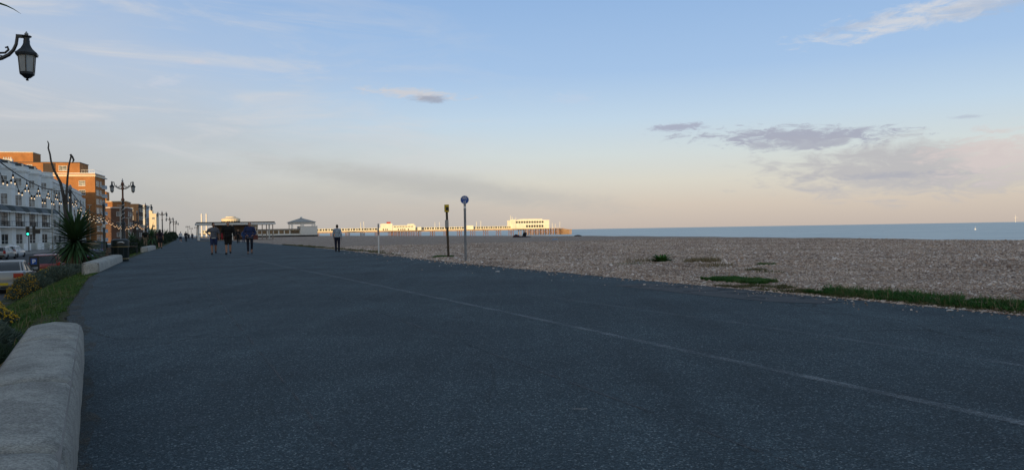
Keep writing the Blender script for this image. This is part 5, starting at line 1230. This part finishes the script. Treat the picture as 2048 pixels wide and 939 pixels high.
M['darkshrub'] = m_leaf('dark shrub leaf', (0.008, 0.020, 0.010), (0.030, 0.055, 0.026))
M['yellowflower'] = m_leaf('yellow flower', (0.40, 0.22, 0.012), (0.62, 0.40, 0.03))
M['cordleaf'] = m_leaf('cordyline leaf', (0.018, 0.055, 0.022), (0.065, 0.13, 0.055))
M['deadleaf'] = m_leaf('dead cordyline leaf', (0.10, 0.085, 0.055), (0.17, 0.15, 0.11))
M['bark'] = mat('grey bark', (0.070, 0.062, 0.057), 0.95, 0.3, 5, 0.8, 30)
def blades(pts, hgt, wid, lean, m, name, label=None, cat=None, parent=None, kind='stuff', loc=None):
    """pts Nx3 roots; each blade a bent 3-segment strip (5 verts)"""
    N = len(pts); pts = np.asarray(pts); h = hgt * (0.55 + 0.9 * rng.random(N)); w = wid * (0.7 + .6 * rng.random(N)); a = rng.random(N) * 2 * np.pi; l = lean * (0.3 + rng.random(N)); b = rng.random(N) * 2 * np.pi
    ax = np.stack([np.cos(a), np.sin(a), np.zeros(N)], 1); ld = np.stack([np.cos(b), np.sin(b), np.zeros(N)], 1); up = np.array([0, 0, 1.0])
    V = np.zeros((N, 5, 3)); V[:, 0] = pts - ax * w[:, None] / 2; V[:, 1] = pts + ax * w[:, None] / 2
    mid = pts + up * (h * .6)[:, None] + ld * (l * h * .35)[:, None]
    V[:, 2] = mid + ax * w[:, None] * .4; V[:, 3] = mid - ax * w[:, None] * .4; V[:, 4] = pts + up * h[:, None] * (1 - .25 * l[:, None]) + ld * (l * h)[:, None]
    base = (np.arange(N) * 5)[:, None]
    F = np.concatenate([base + np.array([0, 1, 2]), base + np.array([0, 2, 3]), base + np.array([3, 2, 4])])
    o = link(name, npmesh(name, V.reshape(-1, 3), F, m), parent)
    if parent is None: tag(o, label, cat, None, kind)
    elif kind: o['kind'] = kind
    return o
# grass on the verge between the two seat walls, and along the bank
pts = []
while len(pts) < 42000:
    u = 6.0 + 20.5 * random.random() ** 1.25; o = random.random() * 2.0
    if u < 8.3 and o < .55 or u < 10.2 and o > .42: continue
    e = le(u) - o
    edge = .10 + .25 * mnoise.noise((u * .9, 2, 3)) + .12 * mnoise.noise((u * 4, 1, 3))
    if o < edge and 8 < u < 13: continue
    if mnoise.noise((u * 1.4, o * 2.2, 8)) < -.42: continue
    pts.append(PF(u, e, bank_z(o) - .005))
gr_ = blades(pts, .045, .011, .7, 'grassblade', 'verge_grass', 'rough green grass on the verge between the two seat walls', 'grass')
pts = [PF(u, le(u) - o, bank_z(o)) for u, o in ((26 + 60 * random.random(), .45 + 2.2 * random.random()) for _ in range(16000))]
blades(pts, .09, .02, .7, 'grassblade', 'bank_grass', 'grass on the bank behind the farther seat wall', 'grass')
pts = [PF(u, le(u) - o, bank_z(o)) for u, o in ((7.6 + 13 * random.random(), .1 + .95 * random.random()) for _ in range(150))]
blades(pts, .15, .007, .5, 'strawblade', 'seed_heads', 'pale grass seed heads standing in the verge grass', 'grass')
# grass strip between asphalt and shingle
def edge_patch(name, label, px0, px1, n, hgt, m, w0, w1, wid=.012, f=None):
    a = toPF(G(px0[0], px0[1]))[0]; b = toPF(G(px1[0], px1[1]))[0]; P_ = []
    u_lo, u_hi = min(a, b), max(a, b); tries = 0
    while len(P_) < n and tries < n * 30:
        tries += 1; u = u_lo + (u_hi - u_lo) * random.random(); t = (u - u_lo) / (u_hi - u_lo)
        k = mnoise.noise((u * 1.1, 5, px0[0] * .01)) * .7 + mnoise.noise((u * 4.2, 9, px0[0] * .01)) * .5
        env = min(1, 7 * min(t, 1 - t) + .1)
        o = w0 + .08 * k + (w1 - w0) * random.random() * env * (0.8 + .9 * k)
        if o < w0 - .1: continue
        v = ri(u) + o
        if mnoise.noise((u * 2.2, v * 5, 2)) < -.12: continue
        P_.append(PF(u, v, beach_z(u, v) - .01))
    return blades(P_, hgt, wid, .75, m, name, label, 'grass')
edge_patch('beach_grass', 'dark green oval grass patch where shingle meets asphalt', (1410, 562), (1532, 572), 9000, .075, 'weedblade', .55, 1.6)
edge_patch('beach_grass', 'long green grass strip along the shingle edge at right', (1600, 586), (2600, 690), 33000, .062, 'weedblade', .24, 1.0)
edge_patch('beach_weeds', 'low olive weeds along the shingle edge between the grass patches', (1440, 570), (2500, 680), 12000, .05, 'olive', .10, .62, .014)
edge_patch('far_edge_grass', 'thin low grass along the shingle edge near the slim white post', (560, 489), (800, 511), 5000, .10, 'olive', .05, .5, .03)
def tuft(name, label, px, py, n, r, hgt, m, wid=.012, lean=.8):
    c = G(px, py); uu, vv = toPF(c); P_ = []
    for _ in range(n): a = random.random() * 6.283; q = r * random.random() ** .6; P_.append((c.x + q * math.cos(a) * 1.3, c.y + q * math.sin(a), beach_z(*toPF(Vector((c.x + q * math.cos(a) * 1.3, c.y + q * math.sin(a), 0)))) - .01))
    return blades(P_, hgt, wid, lean, m, name, label, 'plant', kind='stuff')
tuft('dry_grass', 'tuft of pale dry grass in the shingle right of the green plant', 1405, 526, 700, .45, .16, 'strawblade')
tuft('dry_grass', 'thin dry stalks in the shingle left of the green plant', 1290, 524, 220, .5, .15, 'strawblade')
tuft('dry_grass', 'sparse dry stalks in the shingle above the grass patch', 1432, 536, 200, .4, .12, 'strawblade')
tuft('low_weed', 'olive weed clump behind the oval grass patch', 1512, 545, 260, .22, .07, 'olive')
tuft('low_weed', 'grey green weed clump right of the olive weeds', 1540, 548, 160, .25, .05, 'olive')
tuft('low_weed', 'small dark weed high on the shingle at right', 1533, 533, 300, .2, .07, 'weedblade')
tuft('low_weed', 'small weed tuft at the foot of the notice post', 886, 516, 500, .35, .09, 'weedblade', .02)
tuft('low_weed', 'dark weed line in the shingle left of the green plant', 1265, 528, 300, .5, .04, 'weedblade', .02)
edge_patch('seed_stalks', 'scattered dry stalks standing in the long grass strip', (1600, 586), (2100, 628), 500, .13, 'strawblade', .2, 1.2, .006)
edge_patch('tall_grass', 'taller ragged tufts rising from the long grass strip', (1600, 586), (2100, 628), 900, .12, 'weedblade', .3, 1.0, .009)
tuft('seaweed', 'dark scrap of seaweed on the upper shingle, left of two', 1542, 510, 60, .22, .03, 'darkshrub', .02)
tuft('seaweed', 'dark scrap of seaweed on the upper shingle, right of two', 1586, 512, 90, .4, .03, 'darkshrub', .02)
# leafy plant on the shingle
def leaf_mesh(L, Wd, droop, n=5, fold=.25):
    V = []; F = []
    for i in range(n + 1):
        t = i / n; w = Wd * math.sin(math.pi * min(1, .12 + .88 * t)) ** .7 * (1 - t ** 3) + .0015; x = L * (t - .18 * droop * t * t); z = L * (.0 - droop * t * t * .6)
        V += [(x, -w, z), (x, 0, z - w * fold), (x, w, z)]
    for i in range(n): a = i * 3; F += [(a, a + 1, a + 4, a + 3), (a + 1, a + 2, a + 5, a + 4)]
    return V, F
def rosette(root, n, L, Wd, m, el0, el1, z0=0.0, seed=0, name='leaf', droop=.5, nvar=4, r0=.02, spread_z=0.0):
    r = random.Random(seed); ms = []
    for k in range(nvar):
        V, F = leaf_mesh(L * (.75 + .5 * k / nvar), Wd, droop * (.5 + k / nvar)); me = bpy.data.meshes.new(name); me.from_pydata(V, [], F); me.materials.append(M[m]); me.polygons.foreach_set('use_smooth', [True] * len(F)); ms.append(me)
    for i in range(n):
        o = link(name, ms[i % nvar], root); a = i * 2.39996 + r.random() * .5; t = (i + .5) / n; el = el0 + (el1 - el0) * t + (r.random() - .5) * .25
        o.location = (r0 * math.cos(a), r0 * math.sin(a), z0 + spread_z * t); o.rotation_euler = Euler((0, -el, a), 'XYZ'); s = .8 + .4 * r.random(); o.scale = (s, s, s)
c = G(1322, 524); uu, vv = toPF(c)
lp = thing('leafy_plant', 'bushy dark green plant growing alone in the shingle', 'plant', (c.x, c.y, beach_z(uu, vv)), 0)
rosette(lp, 70, .34, .045, 'weedblade', .15, 1.35, .0, 3, droop=.7, r0=.10); rosette(lp, 40, .26, .04, 'weedblade', .0, .5, .0, 4, droop=.4, r0=.22)
# shrubs on the bank
def shrub(name, label, u, off, r, m, n, flowers=0, fz=.3, blade=.07, seed=1, dz=0.0, fside=None):
    v = le(u) - off; p = PF(u, v, bank_z(off) - .05 + dz); o = thing(name, label, 'shrub', p, RZP, 'shrubs on the bank')
    g = np.random.default_rng(seed)
    def surf(N, lo, hi):
        d = g.normal(size=(N, 3)); d[:, 2] = np.abs(d[:, 2]); d /= np.linalg.norm(d, axis=1)[:, None]; q = lo + (hi - lo) * g.random(N) ** .5
        bump = np.array([1 + .16 * mnoise.noise((x * 2.6 + seed, y * 2.6, z * 2.6)) + .08 * mnoise.noise((x * 7 + seed, y * 7, z * 7)) for x, y, z in d])
        return d, d * (q * bump)[:, None] * np.array(r)
    d, pts = surf(n, .55, 1.0); ax = g.normal(size=(n, 3)); ax -= d * (ax * d).sum(1)[:, None]; ax /= np.linalg.norm(ax, axis=1)[:, None]
    dd = d + .55 * g.normal(size=(n, 3)); dd[:, 2] += .3; dd /= np.linalg.norm(dd, axis=1)[:, None]; L = blade * (.6 + .8 * g.random(n)); w = blade * .17
    V = np.zeros((n, 3, 3)); V[:, 0] = pts - ax * w; V[:, 1] = pts + ax * w; V[:, 2] = pts + dd * L[:, None]
    f = link('foliage', npmesh('foliage', V.reshape(-1, 3), np.arange(3 * n).reshape(-1, 3), m), o); f['kind'] = 'stuff'
    core = MB(); ell(core, (0, 0, 0), (r[0] * .72, r[1] * .72, r[2] * .72)); core.build('twigs', 'darkshrub', o)
    if flowers:
        d, pts = surf(flowers * 4, 1.0, 1.08); keep = (pts[:, 2] > fz * r[2])
        if fside is not None: keep &= (pts[:, 0] * fside[0] + pts[:, 1] * fside[1] > fside[2] * r[0])
        pts = pts[keep][:flowers]; n2 = len(pts); s = .016; q = np.array([[0, 0, 1], [1, 0, 0], [0, 1, 0], [-1, 0, 0], [0, -1, 0], [0, 0, -.6]]) * s
        V = (pts[:, None, :] + q[None] * (0.7 + .6 * g.random(n2))[:, None, None]).reshape(-1, 3); t = np.array([[0, 1, 2], [0, 2, 3], [0, 3, 4], [0, 4, 1], [5, 2, 1], [5, 3, 2], [5, 4, 3], [5, 1, 4]])
        F = ((np.arange(n2) * 6)[:, None, None] + t[None]).reshape(-1, 3); fo = link('flowers', npmesh('flowers', V, F, 'yellowflower'), o); fo['kind'] = 'stuff'
    return o
shrub('flowering_shrub', 'rounded shrub with yellow flowers in front of the silver car', 28.2, 1.95, (.66, .8, .74), 'santolina', 12000, 420, .1, .08, 11, fside=(-1, -.6, .1))
shrub('santolina_shrub', 'wide grey green cushion shrub below the parking machine', 30.6, 1.5, (.85, 1.9, .62), 'santolina', 22000, 120, .6, .09, 12, fside=(-1, 0, .2))
shrub('santolina_shrub', 'grey green cushion shrub running up to the farther seat wall', 34.2, 1.4, (.85, 2.2, .52), 'santolina', 22000, 0, .5, .09, 13)
shrub('santolina_shrub', 'low grey cushion shrub right of the spiky palm base', 38.8, 1.5, (.85, 1.8, .52), 'santolina', 16000, 0, .5, .09, 14)
shrub('flowering_shrub', 'shrub with yellow flowers in front of the dark red car', 36.8, 2.8, (.7, 1.3, .70), 'santolina', 9000, 450, .3, .09, 15)
shrub('flowering_shrub', 'yellow flowering shrub cut by the left edge beside the near seat wall', 13.0, 1.05, (.42, .55, .52), 'santolina', 12000, 650, .45, .06, 16)
shrub('santolina_shrub', 'blue grey shrub at the left edge behind the near seat wall', 10.4, .86, (.40, .75, .40), 'santolina', 14000, 0, .5, .055, 17)
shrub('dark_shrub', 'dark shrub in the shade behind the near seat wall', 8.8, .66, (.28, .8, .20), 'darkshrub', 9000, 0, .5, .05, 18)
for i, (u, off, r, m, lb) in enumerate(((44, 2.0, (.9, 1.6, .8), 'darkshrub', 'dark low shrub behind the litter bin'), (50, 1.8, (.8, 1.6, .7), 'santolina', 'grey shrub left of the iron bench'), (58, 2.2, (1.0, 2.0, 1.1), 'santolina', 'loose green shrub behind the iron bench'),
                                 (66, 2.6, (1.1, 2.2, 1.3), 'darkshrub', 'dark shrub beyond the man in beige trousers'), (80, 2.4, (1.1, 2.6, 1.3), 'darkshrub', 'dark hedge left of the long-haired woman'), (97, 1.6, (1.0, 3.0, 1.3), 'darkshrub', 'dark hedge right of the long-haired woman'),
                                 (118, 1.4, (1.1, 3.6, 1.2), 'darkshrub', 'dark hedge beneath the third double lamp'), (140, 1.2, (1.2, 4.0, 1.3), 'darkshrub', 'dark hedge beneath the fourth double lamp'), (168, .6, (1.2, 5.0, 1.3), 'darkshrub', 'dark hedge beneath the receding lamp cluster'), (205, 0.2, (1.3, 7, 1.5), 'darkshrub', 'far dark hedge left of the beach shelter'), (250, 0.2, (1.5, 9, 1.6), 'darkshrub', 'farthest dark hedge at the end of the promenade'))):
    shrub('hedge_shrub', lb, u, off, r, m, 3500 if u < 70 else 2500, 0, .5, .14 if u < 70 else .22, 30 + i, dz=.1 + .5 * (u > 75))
# cordylines (spiky cabbage palms)
def cordyline(label, p, trunk, n, L, Wd, dead=0, seed=0, rz=0.0):
    o = thing('cordyline', label, 'palm', p, rz, 'spiky palms'); r = random.Random(seed)
    MB().tube([(0, 0, -.3), (.02, .01, trunk * .5), (0, 0, trunk)], [.12, .10, .11], 8).build('trunk', 'bark', o, smooth=True)
    rosette(o, n, L, Wd, 'cordleaf', -.7, 1.3, trunk - .25, seed, droop=.35, r0=.05, nvar=6, spread_z=.45)
    if dead: rosette(o, dead, L * .8, Wd, 'deadleaf', -1.45, -1.0, trunk - .2, seed + 3, 'dead_leaf', droop=.15, r0=.11, nvar=4)
    return o
cp_ = P(151, 470, 33.0); uu, vv = toPF(cp_); cz = bank_z(le(uu) - vv)
crown = CAM_H + (horizon_y(150) - 480) * 33 / FPX
cy = cordyline('large spiky green palm with dead skirt below two bare branches', (cp_.x, cp_.y, cz), crown - cz, 480, 1.35, .046, 150, 1)
# its two bare dead stems
def P33(px, py): q = P(px, py, 33.0); return (q.x - cp_.x, q.y - cp_.y, q.z - cz)
MB().tube([P33(141, 470), P33(135, 440), P33(128, 395), P33(121, 365), P33(108, 340), P33(102, 322), P33(100, 308), P33(96.5, 296), P33(97.5, 288), P33(95, 282)], [.12, .11, .07, .056, .046, .038, .035, .032, .026, .018], 8).build('bare_branch', 'bark', cy, smooth=True)
MB().tube([P33(138, 462), P33(132, 430), P33(133, 390), P33(135, 355), P33(138, 330), P33(142, 313), P33(141, 308.5)], [.09, .075, .052, .042, .035, .032, .03], 8).build('bare_branch', 'bark', cy, smooth=True)
MB().tube([P33(141, 309), P33(145, 314), P33(147.5, 320), P33(144.5, 326)], [.045, .04, .04, .015], 7).build('bare_branch', 'bark', cy, smooth=True)
for i, (px, Y, tr, lb) in enumerate(((303, 80, 1.35, 'small spiky palm behind the man in beige trousers'), (263, 88, .9, 'low spiky palm left of the man in beige trousers'), (331, 150, 1.6, 'far spiky palm beneath the third double lamp'), (345, 190, 1.6, 'far spiky palm beneath the receding lamps'), (318, 118, 1.3, 'spiky palm just behind the long-haired woman'))):
    q = P(px, 470, Y); cordyline(lb, (q.x, q.y, -.3), tr, 70, 1.25, .05, 0, 20 + i)
# palm out of frame at the left whose leaf tip droops into the top corner
q = P(-150, 470, 9.0); tip = P(42, 28, 9.0); o = cordyline('spiky palm beyond the left edge, one leaf tip in the top left corner', (q.x, q.y, -.6), 3.9, 60, .55, .022, 0, 41)
st = Vector((0, 0, 3.95)); en = Vector((tip.x - q.x, tip.y - q.y, tip.z + .6)); V = []; F = []; nrm = Vector((0, 0, 1)); sd = (en - st).cross(nrm).normalized(); N = 14; ctl = st + (en - st) * .5 + Vector((0, 0, .62))
for i in range(N + 1):
    t = i / N; pp = st * (1 - t) ** 2 + ctl * 2 * t * (1 - t) + en * t * t; w = .026 * (1 - t ** 2.2) + .0015
    V += [pp - Vector((0, 0, w)) - sd * w * .4, pp + sd * w * .3, pp + Vector((0, 0, w)) - sd * w * .4]
for i in range(N): k = i * 3; F += [(k, k + 1, k + 4, k + 3), (k + 1, k + 2, k + 5, k + 4)]
me = bpy.data.meshes.new('leaf'); me.from_pydata([tuple(v) for v in V], [], F); me.materials.append(M['cordleaf']); link('leaf', me, o)

# ------------------------------------------------------------------ loose pebbles over the near shingle
def pebble_mat():
    t = NT('pebbles'); oi = t.t.nodes.new('ShaderNodeObjectInfo')
    c = t.ramp(oi.outputs['Random'], [(0.0, (0.085, 0.060, 0.046)), (0.2, (0.155, 0.112, 0.083)), (0.45, (0.235, 0.172, 0.124)), (0.70, (0.28, 0.215, 0.162)), (0.88, (0.32, 0.27, 0.225)), (0.97, (0.38, 0.33, 0.285)), (1.0, (0.50, 0.45, 0.40))])
    c = t.mix(1.0, c, t.ramp(t.noise(0.35, 5, 0.65, oi.outputs['Location']), [(0.32, (1.25, 1.22, 1.27)), (.5, (1.75, 1.77, 1.86)), (.68, (2.2, 2.2, 2.28))]), 'MULTIPLY')
    return t.out(c, 0.75, spec=0.3)
M['pebble'] = pebble_mat()
pc = bpy.data.collections.new('pebble_shapes')
for k in range(5):
    bm = bmesh.new(); bmesh.ops.create_icosphere(bm, subdivisions=1 if k else 2, radius=1.0)
    for v in bm.verts: v.co *= 1 + .22 * mnoise.noise(v.co * 1.3 + Vector((k * 7, 0, 0))); v.co.x *= 1.25; v.co.z *= .55
    me = bpy.data.meshes.new('pebble_shape'); bm.to_mesh(me); bm.free(); me.materials.append(M['pebble']); me.polygons.foreach_set('use_smooth', [True] * len(me.polygons))
    o = bpy.data.objects.new('pebble_shape', me); pc.objects.link(o)
N = 400000
u = rng.random(N) ** 1.6 * 62 - 1.0; t = rng.random(N) ** 1.5 * 34
v = np.array([ri(a) for a in u]) + t + .02
X = u * _pu.x + v * _pv.x; Y = u * _pu.y + v * _pv.y
keep = (np.abs(X / np.maximum(Y, .1)) < .78) & (Y > 3)
u, v, X, Y = u[keep], v[keep], X[keep], Y[keep]
# extra ragged rim of stones spilling to the asphalt edge
M2 = 26000; u2 = rng.random(M2) ** 1.3 * 60; v2 = np.array([ri(a) for a in u2]) - .03 + rng.random(M2) ** 2 * .35
X2 = u2 * _pu.x + v2 * _pv.x; Y2 = u2 * _pu.y + v2 * _pv.y; k2 = (np.abs(X2 / np.maximum(Y2, .1)) < .78) & (Y2 > 3)
# strays kicked onto the asphalt
M3 = 900; u3 = rng.random(M3) ** 1.2 * 45; v3 = np.array([ri(a) for a in u3]) - rng.exponential(.28, M3)
X3 = u3 * _pu.x + v3 * _pv.x; Y3 = u3 * _pu.y + v3 * _pv.y; u2 = np.concatenate([u2[k2], u3]); v2 = np.concatenate([v2[k2], v3]); X2 = np.concatenate([X2[k2], X3]); Y2 = np.concatenate([Y2[k2], Y3]); k2 = (np.abs(X2 / np.maximum(Y2, .1)) < .78) & (Y2 > 3)
u = np.concatenate([u, u2[k2]]); v = np.concatenate([v, v2[k2]]); X = np.concatenate([X, X2[k2]]); Y = np.concatenate([Y, Y2[k2]])
Z = np.array([max(beach_z(a, b), 0.0 if b < ri(a) else -1) for a, b in zip(u, v)])
me = bpy.data.meshes.new('pebbles'); me.vertices.add(len(u)); me.vertices.foreach_set('co', np.stack([X, Y, Z + .004], 1).astype(np.float32).ravel())
dist = np.sqrt(X * X + Y * Y)
sz_ = (.008 + .012 * rng.random(len(u)) ** 2.0 + .018 * (rng.random(len(u)) > .975)) * np.clip(dist / 15, 1, 1.8)
at = me.attributes.new('size', 'FLOAT', 'POINT'); at.data.foreach_set('value', sz_.astype(np.float32))
at = me.attributes.new('turn', 'FLOAT_VECTOR', 'POINT'); at.data.foreach_set('vector', np.stack([rng.normal(size=len(u)) * .35, rng.normal(size=len(u)) * .35, rng.random(len(u)) * 6.28], 1).astype(np.float32).ravel())
pb = link('shingle_stones', me); tag(pb, 'loose beach pebbles covering the shingle beside the promenade', 'pebbles', None, 'stuff')
ng = bpy.data.node_groups.new('scatter', 'GeometryNodeTree'); ng.interface.new_socket('Geometry', in_out='INPUT', socket_type='NodeSocketGeometry'); ng.interface.new_socket('Geometry', in_out='OUTPUT', socket_type='NodeSocketGeometry')
nd = ng.nodes; gi = nd.new('NodeGroupInput'); go = nd.new('NodeGroupOutput'); ip = nd.new('GeometryNodeInstanceOnPoints'); ci = nd.new('GeometryNodeCollectionInfo')
ci.inputs['Collection'].default_value = pc; ci.inputs['Separate Children'].default_value = True; ci.inputs['Reset Children'].default_value = True
ip.inputs['Pick Instance'].default_value = True
n1_ = nd.new('GeometryNodeInputNamedAttribute'); n1_.data_type = 'FLOAT'; n1_.inputs['Name'].default_value = 'size'
n2_ = nd.new('GeometryNodeInputNamedAttribute'); n2_.data_type = 'FLOAT_VECTOR'; n2_.inputs['Name'].default_value = 'turn'
er = nd.new('FunctionNodeEulerToRotation'); ng.links.new(n2_.outputs['Attribute'], er.inputs[0])
ng.links.new(gi.outputs[0], ip.inputs['Points']); ng.links.new(ci.outputs[0], ip.inputs['Instance']); ng.links.new(er.outputs[0], ip.inputs['Rotation']); ng.links.new(n1_.outputs['Attribute'], ip.inputs['Scale']); ng.links.new(ip.outputs[0], go.inputs[0])
md = pb.modifiers.new('scatter', 'NODES'); md.node_group = ng
